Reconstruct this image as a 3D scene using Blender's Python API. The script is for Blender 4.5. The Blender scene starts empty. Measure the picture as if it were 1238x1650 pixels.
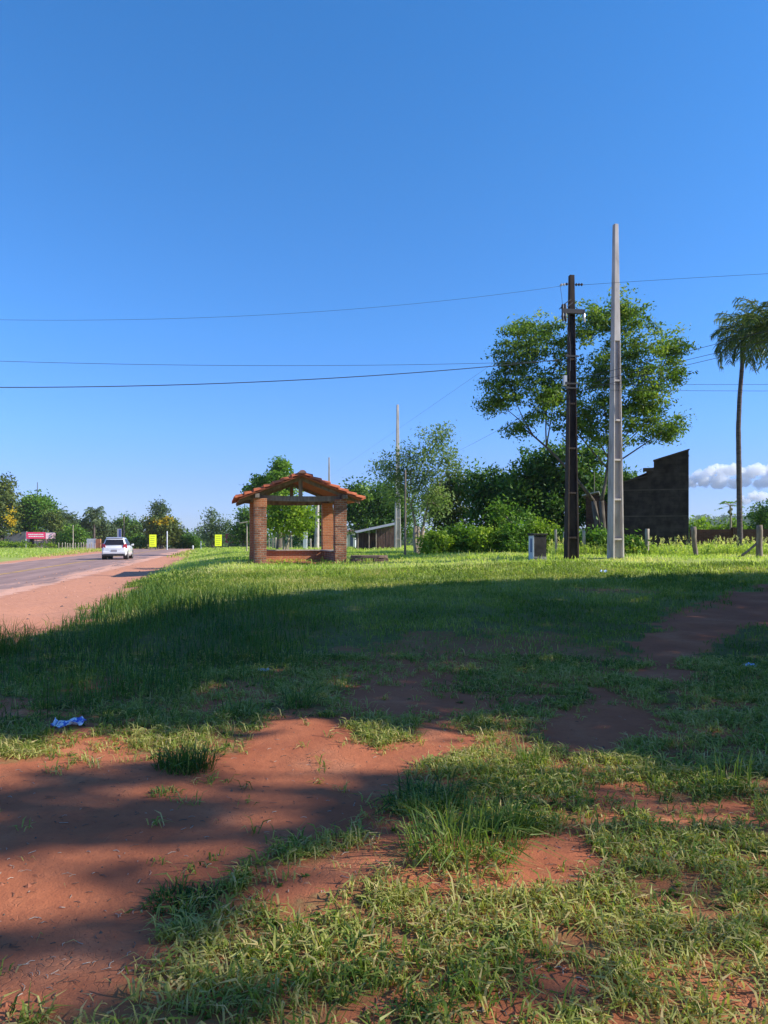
import bpy, bmesh, math, random
import numpy as np
from mathutils import Vector, Matrix

# ------------------------------------------------------------------ camera, sky, sun, exposure
SC = bpy.context.scene
COL = SC.collection
F, CX, HY, CAMZ = 1191.0, 619.0, 868.0, 1.6      # focal length (px of the 1238x1650 photograph), centre column, horizon row, eye height
cam = bpy.data.cameras.new('camera'); camo = bpy.data.objects.new('camera', cam); COL.objects.link(camo)
camo.location = (0, 0, CAMZ); camo.rotation_euler = (math.pi/2, 0, 0)
cam.sensor_fit = 'VERTICAL'; cam.sensor_height = 36.0; cam.lens = F/1650*36
cam.shift_y = (HY-825)/1650; cam.clip_start = 0.1; cam.clip_end = 9000
SC.camera = camo
SUN_EL, SUN_BEHIND = math.radians(32), math.radians(7)    # sun to the right, a little behind the camera
SD = np.array([math.cos(SUN_EL)*math.cos(SUN_BEHIND), -math.cos(SUN_EL)*math.sin(SUN_BEHIND), math.sin(SUN_EL)])
w = bpy.data.worlds.new('World'); SC.world = w; w.use_nodes = True
nt = w.node_tree; bg = nt.nodes['Background']
sky = nt.nodes.new('ShaderNodeTexSky'); sky.sky_type = 'NISHITA'; sky.sun_disc = False
sky.sun_elevation = SUN_EL; sky.sun_rotation = math.radians(90) + SUN_BEHIND
sky.altitude = 100; sky.air_density = 1.0; sky.dust_density = 0.1; sky.ozone_density = 2.5
# colour tint laid over the sky, varying with height above the horizon
tc = nt.nodes.new('ShaderNodeTexCoord'); sz = nt.nodes.new('ShaderNodeSeparateXYZ'); nt.links.new(tc.outputs['Generated'], sz.inputs[0])
cr = nt.nodes.new('ShaderNodeValToRGB'); nt.links.new(sz.outputs[2], cr.inputs[0])
SKY_TINT = [(0.0, (.48, .60, 1.15)), (.074, (.49, .645, 1.22)), (.14, (.48, .775, 1.40)), (.26, (.435, .885, 1.42)), (.45, (.40, .96, 1.47)), (.60, (.365, 1.00, 1.53)), (.80, (.62, .84, 1.12))]  # last stop: unseen overhead sky warmed to take blue out of the shade
while len(cr.color_ramp.elements) < len(SKY_TINT): cr.color_ramp.elements.new(.5)
for e, (q, c) in zip(cr.color_ramp.elements, SKY_TINT): e.position = q; e.color = (c[0]/2, c[1]/2, c[2]/2, 1)
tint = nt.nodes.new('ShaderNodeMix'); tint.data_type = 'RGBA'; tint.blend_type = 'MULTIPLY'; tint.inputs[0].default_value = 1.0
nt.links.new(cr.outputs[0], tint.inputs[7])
nt.links.new(sky.outputs[0], tint.inputs[6]); nt.links.new(tint.outputs[2], bg.inputs[0]); bg.inputs[1].default_value = 0.203   # about 0.10 of a tint halved above
sun = bpy.data.lights.new('sun', 'SUN'); sun.energy = 4.6; sun.angle = math.radians(0.53); sun.color = (1.0, 0.95, 0.83)
suno = bpy.data.objects.new('sun', sun); COL.objects.link(suno)
suno.rotation_euler = Vector(SD).to_track_quat('Z', 'Y').to_euler()
SC.view_settings.view_transform = 'Standard'; SC.view_settings.look = 'None'
SC.view_settings.exposure = 0.62; SC.view_settings.gamma = 1.0
SC.cycles.max_bounces = 6; SC.cycles.transparent_max_bounces = 8
SC.cycles.diffuse_bounces = 3

rng = np.random.default_rng(7); random.seed(7)

# ------------------------------------------------------------------ noise, terrain, pixel -> place
def _hash(ix, iy, s):
    h = (ix.astype(np.int64)*374761393 + iy.astype(np.int64)*668265263 + s*974634777) & 0xffffffff
    h = ((h ^ (h >> 13))*1274126177) & 0xffffffff
    return ((h ^ (h >> 16)) & 0xffff)/65535.0
def vnoise(x, y, s=0):
    x = np.asarray(x, float); y = np.asarray(y, float)
    ix = np.floor(x); iy = np.floor(y); fx = x-ix; fy = y-iy
    fx = fx*fx*(3-2*fx); fy = fy*fy*(3-2*fy)
    a = _hash(ix, iy, s); b = _hash(ix+1, iy, s); c = _hash(ix, iy+1, s); d = _hash(ix+1, iy+1, s)
    return (a*(1-fx)+b*fx)*(1-fy)+(c*(1-fx)+d*fx)*fy
def fbm(x, y, s=0, o=4):
    t = 0; a = 0.5; n = 0
    for k in range(o):
        t = t+a*vnoise(x*2**k+17.3*k, y*2**k-9.1*k, s+k); n += a; a *= 0.5
    return t/n
def sm(a, b, t):
    t = np.clip((np.asarray(t, float)-a)/(b-a), 0, 1); return t*t*(3-2*t)

# road centre line: straight, heading a little left, bending right past 85 m
RDIR = np.array([-0.2018, 0.9794])
road_pts = []
p = np.array([-15.2, 29.0])-RDIR*75; a = math.atan2(RDIR[1], RDIR[0]); s = 0
while s < 300:
    road_pts.append(p.copy())
    st = 2.5
    if s > 150: a -= st/95.0
    p = p+st*np.array([math.cos(a), math.sin(a)]); s += st
road_pts = np.array(road_pts)
def road_offset(x, y):
    """signed distance from the road centre line (positive right of it)"""
    x = np.asarray(x, float); y = np.asarray(y, float)
    best = np.full(x.shape, 1e9); sg = np.zeros(x.shape)
    for i in range(len(road_pts)-1):
        A = road_pts[i]; B = road_pts[i+1]; d = B-A; L2 = d@d
        t = np.clip(((x-A[0])*d[0]+(y-A[1])*d[1])/L2, 0, 1)
        dx = x-(A[0]+t*d[0]); dy = y-(A[1]+t*d[1]); q = np.hypot(dx, dy)
        sgn = np.where(d[0]*dy-d[1]*dx > 0, -1.0, 1.0)
        m = q < best; best = np.where(m, q, best); sg = np.where(m, sgn, sg)
    return best*sg
RZ = 0.15
HALF = 3.75
def crest(y): return -3.0*sm(105, 230, y)
def T(x, y, bumps=True):
    x = np.asarray(x, float); y = np.asarray(y, float)
    off = road_offset(x, y)
    lawn = sm(HALF+1.2, HALF+5.5, off)
    base = 0.15*np.maximum(sm(5, 13, y), 1-sm(HALF+1, HALF+4.5, off))
    rise = 0.25*sm(9, 19, y)+0.25*sm(18, 28, y)+0.25*sm(-2, 6, x)*sm(14, 26, y)
    rise = rise*(1-sm(65, 110, y))
    z = base+lawn*rise+crest(y)
    r = np.hypot(x, y)
    z = z+34*sm(650, 1250, r)*sm(0.22, 0.45, x/np.maximum(y, 1.0))*sm(0, 50, y)*(0.55+0.45*fbm(x/260, y/260, 40, 3))
    if bumps:
        k = sm(HALF+0.2, HALF+1.5, np.abs(off))*(1-sm(60, 120, y))
        z = z+k*(0.10*(fbm(x/1.6, y/1.6, 3, 3)-0.5)+0.03*(fbm(x*2.6, y*2.6, 5, 2)-0.5))
    z = z+np.where(np.abs(off) < HALF-0.35, -0.03, 0.0)+np.where(np.abs(off) >= HALF-0.35, 0.03, 0.0)*(1-sm(HALF+0.3, HALF+2, np.abs(off)))
    return z
def Tz(x, y): return float(T(np.array([x]), np.array([y]))[0])
def P(px, py, d): return np.array([(px-CX)/F*d, d, CAMZ-(py-HY)/F*d])
def PX(px, d): return (px-CX)/F*d
def PZ(py, d): return CAMZ-(py-HY)/F*d
def grounds(px, py):
    """the points of the ground that the photograph shows at these pixels"""
    px = np.asarray(px, float); py = np.asarray(py, float)
    lo = np.full(px.shape, 1.0); hi = np.full(px.shape, 400.0)
    for k in range(26):
        m = np.sqrt(lo*hi); above = PZ(py, m) > T(PX(px, m), m, False)
        lo = np.where(above, m, lo); hi = np.where(above, hi, m)
    return np.stack([PX(px, lo), lo], -1)
def ground(px, py): return grounds([px], [py])[0]

# ------------------------------------------------------------------ mesh helpers
class MB:
    def __init__(s): s.v = []; s.f = []; s.m = []
    def add(s, vs, fs, mi=0):
        o = len(s.v); s.v += [tuple(float(c) for c in q) for q in vs]
        for f in fs: s.f.append(tuple(o+i for i in f)); s.m.append(mi)
        return s
    def box(s, x0, x1, y0, y1, z0, z1, mi=0, taper=None):
        vs = [(x0,y0,z0),(x1,y0,z0),(x1,y1,z0),(x0,y1,z0),(x0,y0,z1),(x1,y0,z1),(x1,y1,z1),(x0,y1,z1)]
        if taper:
            cx, cy = (x0+x1)/2, (y0+y1)/2
            vs = vs[:4]+[(cx+(q[0]-cx)*taper, cy+(q[1]-cy)*taper, q[2]) for q in vs[4:]]
        return s.add(vs, [(0,3,2,1),(4,5,6,7),(0,1,5,4),(1,2,6,5),(2,3,7,6),(3,0,4,7)], mi)
    def hexa(s, vs, mi=0):
        return s.add(vs, [(0,3,2,1),(4,5,6,7),(0,1,5,4),(1,2,6,5),(2,3,7,6),(3,0,4,7)], mi)
    def tube(s, pts, rad, n=6, mi=0, cap=True):
        pts = [Vector(q) for q in pts]; N = len(pts)
        if not hasattr(rad, '__len__'): rad = [rad]*N
        vs = []; prev = None
        for i in range(N):
            t = (pts[min(i+1, N-1)]-pts[max(i-1, 0)])
            t = t.normalized() if t.length > 1e-9 else Vector((0, 0, 1))
            if prev is None:
                u = t.cross(Vector((0.0, 1, 0))); 
                if u.length < 0.2: u = t.cross(Vector((1, 0, 0)))
            else: u = prev-t*prev.dot(t)
            u.normalize(); prev = u; b = t.cross(u)
            for k in range(n):
                an = 2*math.pi*k/n
                vs.append(pts[i]+(u*math.cos(an)+b*math.sin(an))*rad[i])
        fs = []
        for i in range(N-1):
            for k in range(n):
                fs.append((i*n+k, i*n+(k+1) % n, (i+1)*n+(k+1) % n, (i+1)*n+k))
        if cap: fs.append(tuple(range(n-1, -1, -1))); fs.append(tuple((N-1)*n+k for k in range(n)))
        return s.add(vs, fs, mi)
    def prism(s, poly, axis, a, b, mi=0):
        """poly: 2D outline; axis 'y': (x,z) extruded along y from a to b; 'x': (y,z) along x; 'z': (x,y) along z"""
        n = len(poly)
        def mk(q, t): return (q[0], t, q[1]) if axis == 'y' else ((t, q[0], q[1]) if axis == 'x' else (q[0], q[1], t))
        vs = [mk(q, a) for q in poly]+[mk(q, b) for q in poly]
        fs = [tuple(range(n)), tuple(range(2*n-1, n-1, -1))]
        for i in range(n): fs.append((i, i+n, (i+1) % n+n, (i+1) % n))
        return s.add(vs, fs, mi)
    def mesh(s, name, off=(0, 0, 0)):
        me = bpy.data.meshes.new(name); o = off
        me.from_pydata([(q[0]-o[0], q[1]-o[1], q[2]-o[2]) for q in s.v], [], s.f)
        bm = bmesh.new(); bm.from_mesh(me); bmesh.ops.recalc_face_normals(bm, faces=bm.faces); bm.to_mesh(me); bm.free()
        if any(s.m): me.polygons.foreach_set('material_index', s.m)
        return me
def link(o, parent=None):
    COL.objects.link(o)
    if parent is not None: o.parent = parent
    return o
def tag(o, label=None, cat=None, group=None, kind=None):
    if label: o['label'] = label
    if cat: o['category'] = cat
    if group: o['group'] = group
    if kind: o['kind'] = kind
    return o
def thing(name, label, cat, loc=(0, 0, 0), rz=0, group=None):
    o = bpy.data.objects.new(name, None); o.location = [float(c) for c in loc]; o.rotation_euler = (0, 0, rz)
    o.empty_display_size = 0.3
    link(o); return tag(o, label, cat, group)
def part(name, me, mats, parent=None, smooth=False, label=None, bevel=0):
    """me: an MB in the parent's own coordinates, or a mesh"""
    if isinstance(me, MB): me = me.mesh(name)
    me.name = name
    for m in (mats if isinstance(mats, (list, tuple)) else [mats]): me.materials.append(m)
    if smooth: me.polygons.foreach_set('use_smooth', [True]*len(me.polygons))
    o = bpy.data.objects.new(name, me); link(o, parent)
    if label: o['label'] = label
    if bevel:
        b = o.modifiers.new('bevel', 'BEVEL'); b.width = bevel; b.segments = 2; b.limit_method = 'ANGLE'
    return o
def poly_mesh(name, V, nper, attr=None, tri_tail=False):
    """V: (n, nper, 3) array of separate polygons. attr: one value per polygon, stored per face"""
    n = len(V); me = bpy.data.meshes.new(name)
    me.vertices.add(n*nper); me.vertices.foreach_set('co', V.reshape(-1).astype(np.float32))
    me.loops.add(n*nper); me.loops.foreach_set('vertex_index', np.arange(n*nper, dtype=np.int32))
    me.polygons.add(n); me.polygons.foreach_set('loop_start', np.arange(0, n*nper, nper, dtype=np.int32))
    if attr is not None:
        at = me.attributes.new('tone', 'FLOAT', 'FACE'); at.data.foreach_set('value', np.asarray(attr, np.float32))
    me.update(calc_edges=True); return me

# ------------------------------------------------------------------ materials
def newmat(name):
    m = bpy.data.materials.new(name); m.use_nodes = True
    t = m.node_tree; return m, t, t.nodes['Principled BSDF']
def N(t, kind, **kw):
    n = t.nodes.new(kind)
    for k, v in kw.items(): setattr(n, k, v)
    return n
def ramp(t, fac, stops, interp='LINEAR'):
    r = N(t, 'ShaderNodeValToRGB'); r.color_ramp.interpolation = interp
    e = r.color_ramp.elements
    while len(e) < len(stops): e.new(0.5)
    for q, (p_, c) in zip(e, stops): q.position = p_; q.color = (*c, 1) if len(c) == 3 else c
    t.links.new(fac, r.inputs[0]); return r.outputs[0]
def noise(t, scale, detail=4, vec=None, rough=0.55):
    n = N(t, 'ShaderNodeTexNoise'); n.inputs['Scale'].default_value = scale; n.inputs['Detail'].default_value = detail
    n.inputs['Roughness'].default_value = rough
    if vec is not None: t.links.new(vec, n.inputs['Vector'])
    return n.outputs['Fac']
def objco(t): return N(t, 'ShaderNodeTexCoord').outputs['Object']
def bump(t, b, h, strength=0.3, dist=0.02):
    n = N(t, 'ShaderNodeBump'); n.inputs['Strength'].default_value = strength; n.inputs['Distance'].default_value = dist
    t.links.new(h, n.inputs['Height']); t.links.new(n.outputs[0], b.inputs['Normal'])
def mix(t, fac, a, b, mode='MIX'):
    n = N(t, 'ShaderNodeMix', data_type='RGBA', blend_type=mode)
    for s, v in ((n.inputs[0], fac), (n.inputs[6], a), (n.inputs[7], b)):
        if isinstance(v, (int, float)): s.default_value = v
        elif isinstance(v, tuple): s.default_value = (*v, 1)
        else: t.links.new(v, s)
    return n.outputs[2]
def math_(t, op, a, b=0.0, clamp=False):
    n = N(t, 'ShaderNodeMath', operation=op, use_clamp=clamp)
    for s, v in ((n.inputs[0], a), (n.inputs[1], b)):
        if isinstance(v, (int, float)): s.default_value = v
        else: t.links.new(v, s)
    return n.outputs[0]
def rough_mat(name, stops, scale=6, rough=0.85, bumps=0.3, bd=0.02, detail=5, spec=0.25, stretch=None, metal=0):
    m, t, b = newmat(name); co = objco(t)
    if stretch:
        mp = N(t, 'ShaderNodeMapping'); mp.inputs['Scale'].default_value = stretch; t.links.new(co, mp.inputs[0]); co = mp.outputs[0]
    f = noise(t, scale, detail, co)
    t.links.new(ramp(t, f, stops), b.inputs['Base Color'])
    b.inputs['Roughness'].default_value = rough; b.inputs['Specular IOR Level'].default_value = spec; b.inputs['Metallic'].default_value = metal
    if bumps: bump(t, b, noise(t, scale*3, 4, co), bumps, bd)
    return m
def leaf_mat(name, stops, trans=0.3, rough=0.55):
    m, t, b = newmat(name)
    at = N(t, 'ShaderNodeAttribute', attribute_name='tone')
    c = ramp(t, at.outputs['Fac'], stops)
    t.links.new(c, b.inputs['Base Color']); b.inputs['Roughness'].default_value = rough; b.inputs['Specular IOR Level'].default_value = 0.3
    tr = N(t, 'ShaderNodeBsdfTranslucent'); 
    c2 = mix(t, 1.0, c, (1.25, 1.3, 0.6), 'MULTIPLY'); t.links.new(c2, tr.inputs[0])
    ms = N(t, 'ShaderNodeMixShader'); ms.inputs[0].default_value = trans
    t.links.new(b.outputs[0], ms.inputs[1]); t.links.new(tr.outputs[0], ms.inputs[2])
    t.links.new(ms.outputs[0], t.nodes['Material Output'].inputs[0]); return m
def brick_mat(name, c1, c2, mortar, bw=0.25, bh=0.075, ms=0.012, bumps=0.8, dirt=0.3):
    m, t, b = newmat(name); co = objco(t)
    sx = N(t, 'ShaderNodeSeparateXYZ'); t.links.new(co, sx.inputs[0])
    wob = noise(t, 5, 2, co)
    cb = N(t, 'ShaderNodeCombineXYZ')
    t.links.new(math_(t, 'ADD', sx.outputs[0], sx.outputs[1]), cb.inputs[0])
    t.links.new(math_(t, 'ADD', sx.outputs[2], math_(t, 'MULTIPLY', wob, 0.02)), cb.inputs[1])
    br = N(t, 'ShaderNodeTexBrick'); t.links.new(cb.outputs[0], br.inputs['Vector'])
    br.inputs['Color1'].default_value = (*c1, 1); br.inputs['Color2'].default_value = (*c2, 1); br.inputs['Mortar'].default_value = (*mortar, 1)
    br.inputs['Scale'].default_value = 1; br.inputs['Mortar Size'].default_value = ms; br.inputs['Brick Width'].default_value = bw; br.inputs['Row Height'].default_value = bh
    br.inputs['Mortar Smooth'].default_value = 0.3; br.inputs['Bias'].default_value = 0.0
    st = ramp(t, noise(t, 2.2, 6, co), [(0.35, (1-dirt,)*3), (0.65, (1.0, 1.0, 1.0))])
    t.links.new(mix(t, 1.0, br.outputs['Color'], st, 'MULTIPLY'), b.inputs['Base Color'])
    b.inputs['Roughness'].default_value = 0.9; b.inputs['Specular IOR Level'].default_value = 0.15
    h = math_(t, 'ADD', math_(t, 'MULTIPLY', br.outputs['Fac'], -1.0), math_(t, 'MULTIPLY', noise(t, 22, 4, co), 0.9))
    bump(t, b, h, bumps, 0.02); return m
def flat_mat(name, c, rough=0.5, spec=0.5, metal=0, coat=0):
    m, t, b = newmat(name); b.inputs['Roughness'].default_value = rough
    b.inputs['Specular IOR Level'].default_value = spec; b.inputs['Metallic'].default_value = metal; b.inputs['Coat Weight'].default_value = coat
    f = noise(t, 3, 4, objco(t))
    t.links.new(ramp(t, f, [(0.3, tuple(q*0.9 for q in c)), (0.7, tuple(min(1, q*1.06) for q in c))]), b.inputs['Base Color']); return m

M = {}
M['bark'] = rough_mat('bark', [(0.3, (0.06, 0.045, 0.035)), (0.7, (0.17, 0.14, 0.11))], 9, 0.9, 0.6, 0.03, stretch=(1, 1, 0.25))
M['bark_pale'] = rough_mat('bark_pale', [(0.3, (0.20, 0.15, 0.11)), (0.7, (0.42, 0.35, 0.27))], 9, 0.9, 0.5, 0.03, stretch=(1, 1, 0.25))
M['palm_bark'] = rough_mat('palm_bark', [(0.3, (0.07, 0.052, 0.05)), (0.7, (0.17, 0.135, 0.125))], 5, 0.9, 0.5, 0.03, stretch=(1, 1, 4))
G = lambda a, b, c, d=None: [(0.0, a), (0.5, b), (1.0, c)] if d is None else [(0.0, a), (0.45, b), (0.85, c), (1.0, d)]
M['leaf_big'] = leaf_mat('leaf_big', G((0.05, 0.105, 0.016), (0.145, 0.245, 0.034), (0.33, 0.39, 0.055)), 0.48)
M['leaf_dark'] = leaf_mat('leaf_dark', G((0.026, 0.075, 0.015), (0.08, 0.175, 0.028), (0.22, 0.34, 0.05)), 0.38)
M['leaf_bright'] = leaf_mat('leaf_bright', G((0.05, 0.12, 0.014), (0.12, 0.25, 0.028), (0.27, 0.40, 0.05)), 0.42)
M['leaf_lime'] = leaf_mat('leaf_lime', G((0.10, 0.18, 0.014), (0.21, 0.34, 0.028), (0.38, 0.48, 0.05)), 0.45)
M['leaf_airy'] = leaf_mat('leaf_airy', G((0.08, 0.14, 0.045), (0.19, 0.28, 0.085), (0.33, 0.42, 0.14)), 0.45)
M['leaf_olive'] = leaf_mat('leaf_olive', G((0.045, 0.075, 0.017), (0.11, 0.15, 0.03), (0.22, 0.24, 0.045)), 0.32)
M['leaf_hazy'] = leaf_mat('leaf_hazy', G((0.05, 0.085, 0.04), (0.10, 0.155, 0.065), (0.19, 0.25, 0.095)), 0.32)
M['leaf_palm'] = leaf_mat('leaf_palm', G((0.04, 0.07, 0.018), (0.095, 0.14, 0.03), (0.26, 0.30, 0.065)), 0.36)
M['flower_yellow'] = leaf_mat('flower_yellow', G((0.45, 0.28, 0.01), (0.6, 0.4, 0.015), (0.7, 0.52, 0.03)), 0.3)
M['concrete'] = rough_mat('concrete', [(0.28, (0.27, 0.23, 0.21)), (0.45, (0.47, 0.41, 0.37)), (0.72, (0.63, 0.56, 0.52))], 3, 0.9, 0.25, 0.01, stretch=(1, 1, 0.35))
M['pole_dark'] = rough_mat('pole_dark', [(0.3, (0.025, 0.018, 0.016)), (0.7, (0.085, 0.06, 0.048))], 5, 0.9, 0.35, 0.01, stretch=(1, 1, 0.3))
M['metal_dark'] = flat_mat('metal_dark', (0.06, 0.055, 0.055), 0.6, 0.4, 0.3)
M['porcelain'] = flat_mat('porcelain', (0.62, 0.60, 0.56), 0.25, 0.5)
M['wire'] = flat_mat('wire', (0.05, 0.055, 0.07), 0.6, 0.3)
M['wood_old'] = rough_mat('wood_old', [(0.3, (0.13, 0.098, 0.078)), (0.7, (0.30, 0.24, 0.195))], 8, 0.9, 0.5, 0.02, stretch=(1, 1, 0.3))
M['wood_pale'] = rough_mat('wood_pale', [(0.3, (0.30, 0.24, 0.19)), (0.7, (0.52, 0.45, 0.37))], 8, 0.9, 0.5, 0.02, stretch=(1, 1, 0.3))
M['wood_shed'] = rough_mat('wood_shed', [(0.3, (0.07, 0.04, 0.035)), (0.7, (0.17, 0.10, 0.085))], 8, 0.9, 0.5, 0.02, stretch=(1, 1, 0.15))
M['tin'] = rough_mat('tin', [(0.3, (0.36, 0.36, 0.37)), (0.7, (0.55, 0.55, 0.56))], 3, 0.5, 0.1, 0.01, metal=0.3)
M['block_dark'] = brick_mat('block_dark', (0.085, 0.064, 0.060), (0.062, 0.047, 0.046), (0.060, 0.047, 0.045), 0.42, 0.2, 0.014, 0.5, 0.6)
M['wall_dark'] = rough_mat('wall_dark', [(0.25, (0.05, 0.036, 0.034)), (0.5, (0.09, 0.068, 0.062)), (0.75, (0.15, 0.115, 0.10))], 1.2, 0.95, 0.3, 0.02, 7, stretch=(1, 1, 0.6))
M['wall_grey'] = rough_mat('wall_grey', [(0.3, (0.28, 0.26, 0.28)), (0.7, (0.38, 0.35, 0.37))], 0.8, 0.9, 0.2)
M['wall_white'] = rough_mat('wall_white', [(0.3, (0.55, 0.56, 0.60)), (0.7, (0.72, 0.73, 0.76))], 1.5, 0.9, 0.2)
M['white_paint'] = rough_mat('white_paint', [(0.3, (0.55, 0.55, 0.54)), (0.6, (0.75, 0.75, 0.74))], 5, 0.7, 0.2)
M['soot'] = rough_mat('soot', [(0.35, (0.018, 0.017, 0.018)), (0.6, (0.045, 0.04, 0.04)), (0.75, (0.20, 0.18, 0.17))], 3, 0.9, 0.3)
M['brick_rough'] = brick_mat('brick_rough', (0.62, 0.235, 0.12), (0.36, 0.135, 0.08), (0.50, 0.34, 0.245), 0.24, 0.085, 0.018, 1.0, 0.5)
M['brick_clean'] = brick_mat('brick_clean', (0.56, 0.20, 0.085), (0.46, 0.155, 0.07), (0.52, 0.34, 0.22), 0.24, 0.07, 0.010, 0.5, 0.15)
M['brick_dark'] = brick_mat('brick_dark', (0.12, 0.05, 0.035), (0.075, 0.035, 0.028), (0.10, 0.07, 0.06), 0.26, 0.085, 0.014, 0.8, 0.4)
M['clay_tile'] = rough_mat('clay_tile', [(0.25, (0.24, 0.065, 0.035)), (0.5, (0.50, 0.135, 0.06)), (0.75, (0.66, 0.22, 0.10))], 4.5, 0.85, 0.3, 0.01, 6)
M['clay_old'] = rough_mat('clay_old', [(0.3, (0.10, 0.06, 0.05)), (0.7, (0.30, 0.16, 0.12))], 8, 0.9, 0.4)
M['clay_under'] = rough_mat('clay_under', [(0.3, (0.24, 0.085, 0.05)), (0.7, (0.36, 0.13, 0.07))], 6, 0.9, 0.3)
M['slab'] = rough_mat('slab', [(0.3, (0.28, 0.23, 0.20)), (0.7, (0.45, 0.38, 0.33))], 6, 0.9, 0.3)
M['car_white'] = flat_mat('car_white', (0.78, 0.78, 0.80), 0.3, 0.5, 0, 0.8)
M['car_glass'] = flat_mat('car_glass', (0.02, 0.018, 0.022), 0.08, 0.6)
M['black_plastic'] = flat_mat('black_plastic', (0.025, 0.025, 0.027), 0.6)
M['rubber'] = flat_mat('rubber', (0.02, 0.02, 0.02), 0.85, 0.2)
M['rim'] = flat_mat('rim', (0.45, 0.45, 0.46), 0.35, 0.5, 0.7)
M['red_lens'] = flat_mat('red_lens', (0.36, 0.02, 0.03), 0.2)
M['sign_yellow'] = flat_mat('sign_yellow', (0.72, 0.80, 0.01), 0.5)
M['sign_ink'] = flat_mat('sign_ink', (0.42, 0.50, 0.02), 0.6)
M['sign_maroon'] = flat_mat('sign_maroon', (0.11, 0.02, 0.035), 0.6)
M['sign_red'] = flat_mat('sign_red', (0.72, 0.04, 0.14), 0.6)
M['sign_pink'] = flat_mat('sign_pink', (0.90, 0.52, 0.62), 0.6)
M['sign_white'] = flat_mat('sign_white', (0.75, 0.72, 0.74), 0.6)
M['dark_void'] = flat_mat('dark_void', (0.05, 0.02, 0.025), 0.9)
M['plastic_blue'] = rough_mat('plastic_blue', [(0.40, (0.07, 0.12, 0.50)), (0.48, (0.20, 0.28, 0.62)), (0.54, (0.75, 0.77, 0.82))], 22, 0.4, 0.3, 0.01, 3)
M['plastic_pale'] = rough_mat('plastic_pale', [(0.4, (0.25, 0.42, 0.75)), (0.6, (0.7, 0.74, 0.8))], 25, 0.4, 0.2)
M['paper'] = flat_mat('paper', (0.55, 0.52, 0.55), 0.7)
M['stone'] = rough_mat('stone', [(0.3, (0.10, 0.06, 0.055)), (0.7, (0.26, 0.17, 0.14))], 14, 0.9, 0.5)
# ------------------------------------------------------------------ where the grass grows and where the red earth is bare
def wpoly(px): q = np.array(px, float); return grounds(q[:, 0], q[:, 1])
def sdist(poly, x, y):
    """signed distance to a polygon, negative inside"""
    best = np.full(x.shape, 1e9); ins = np.zeros(x.shape, bool); n = len(poly)
    for i in range(n):
        A = poly[i]; B = poly[(i+1) % n]; d = B-A; L2 = max(d@d, 1e-9)
        t = np.clip(((x-A[0])*d[0]+(y-A[1])*d[1])/L2, 0, 1)
        best = np.minimum(best, np.hypot(x-A[0]-t*d[0], y-A[1]-t*d[1]))
        c = ((A[1] > y) != (B[1] > y)) & (x < (B[0]-A[0])*(y-A[1])/(B[1]-A[1]+1e-12)+A[0]); ins ^= c
    return np.where(ins, -best, best)
BARE = [([(-420,1245),(-40,1240),(120,1232),(230,1222),(300,1240),(385,1212),(400,1165),(470,1150),(560,1158),(610,1192),(690,1195),(738,1178),(748,1200),(655,1250),(610,1300),(560,1345),(470,1372),(400,1420),(340,1450),(300,1490),(260,1530),(225,1565),(140,1600),(60,1625),(-40,1665),(-420,1700)], 0.10, 1.0),
        ([(880,1325),(950,1308),(978,1340),(962,1400),(930,1440),(880,1440),(852,1390)], 0.06, 1.0),
        ([(925,1268),(1040,1262),(1062,1300),(980,1322),(935,1310)], 0.06, 0.9),
        ([(1060,1298),(1140,1296),(1150,1325),(1070,1335)], 0.05, 0.8),
        ([(1330,905),(1330,1025),(1238,1014),(1150,1018),(1062,1016),(1075,985),(1160,962),(1238,938)], 0.35, 1.0),
        ([(1025,1040),(1075,1000),(1200,1006),(1128,1045),(1122,1088),(1050,1102),(1005,1092)], 0.22, 1.0),
        ([(950,1115),(1012,1105),(1050,1140),(1125,1166),(1040,1190),(1010,1226),(905,1232),(870,1172)], 0.15, 1.0),
        ([(540,1100),(640,1062),(740,1090),(765,1150),(725,1188),(610,1150),(530,1130)], 0.25, 0.75),
        ([(380,1095),(520,1045),(700,1015),(900,1012),(1000,1040),(985,1130),(880,1195),(740,1170),(560,1150),(430,1152)], 0.5, 0.58),
        ([(-400,1052),(10,1047),(40,1036),(80,1018),(160,985),(222,949),(240,930),(290,905),(318,888),(300,885.5),(200,885.5),(-400,975)], 0.30, 1.0),
        ([(880,950),(960,946),(1075,952),(1080,960),(960,958)], 0.15, 0.6)]
BARE = [(wpoly(p), e, wt) for p, e, wt in BARE]
TALL = wpoly([(-200,1200),(-60,1050),(40,1036),(100,1012),(165,985),(235,945),(300,960),(420,955),(500,985),(470,1050),(380,1090),(330,1140),(180,1185)])
def veg_at(x, y):
    n1 = fbm(x*1.9, y*1.9, 11, 4)-0.5; n2 = fbm(x*6, y*6, 12, 3)-0.5
    near = 1-sm(6.5, 11, y)
    keep = np.ones(x.shape)
    for poly, e, wt in BARE:
        sel = (x > poly[:, 0].min()-2) & (x < poly[:, 0].max()+2) & (y > poly[:, 1].min()-2) & (y < poly[:, 1].max()+2)
        if not sel.any(): continue
        sd = sdist(poly, x[sel], y[sel])
        sd = sd+(n1[sel]*4.5+n2[sel]*2.2)*e
        keep[sel] *= 1-wt*(1-sm(-e, e, sd))
    patch = sm(0.36, 0.50, fbm(x*2.3, y*2.3, 21, 4))          # small bald spots in the turf
    k = keep*(1-near*(1-patch)*0.85)
    off = road_offset(x, y)
    k = k*np.where(off < 0, sm(-HALF-0.5, -HALF-1.6, off)*1.0, 1.0)
    k = np.where(np.abs(off) < HALF-0.2, 0.0, k)
    return k

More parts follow.
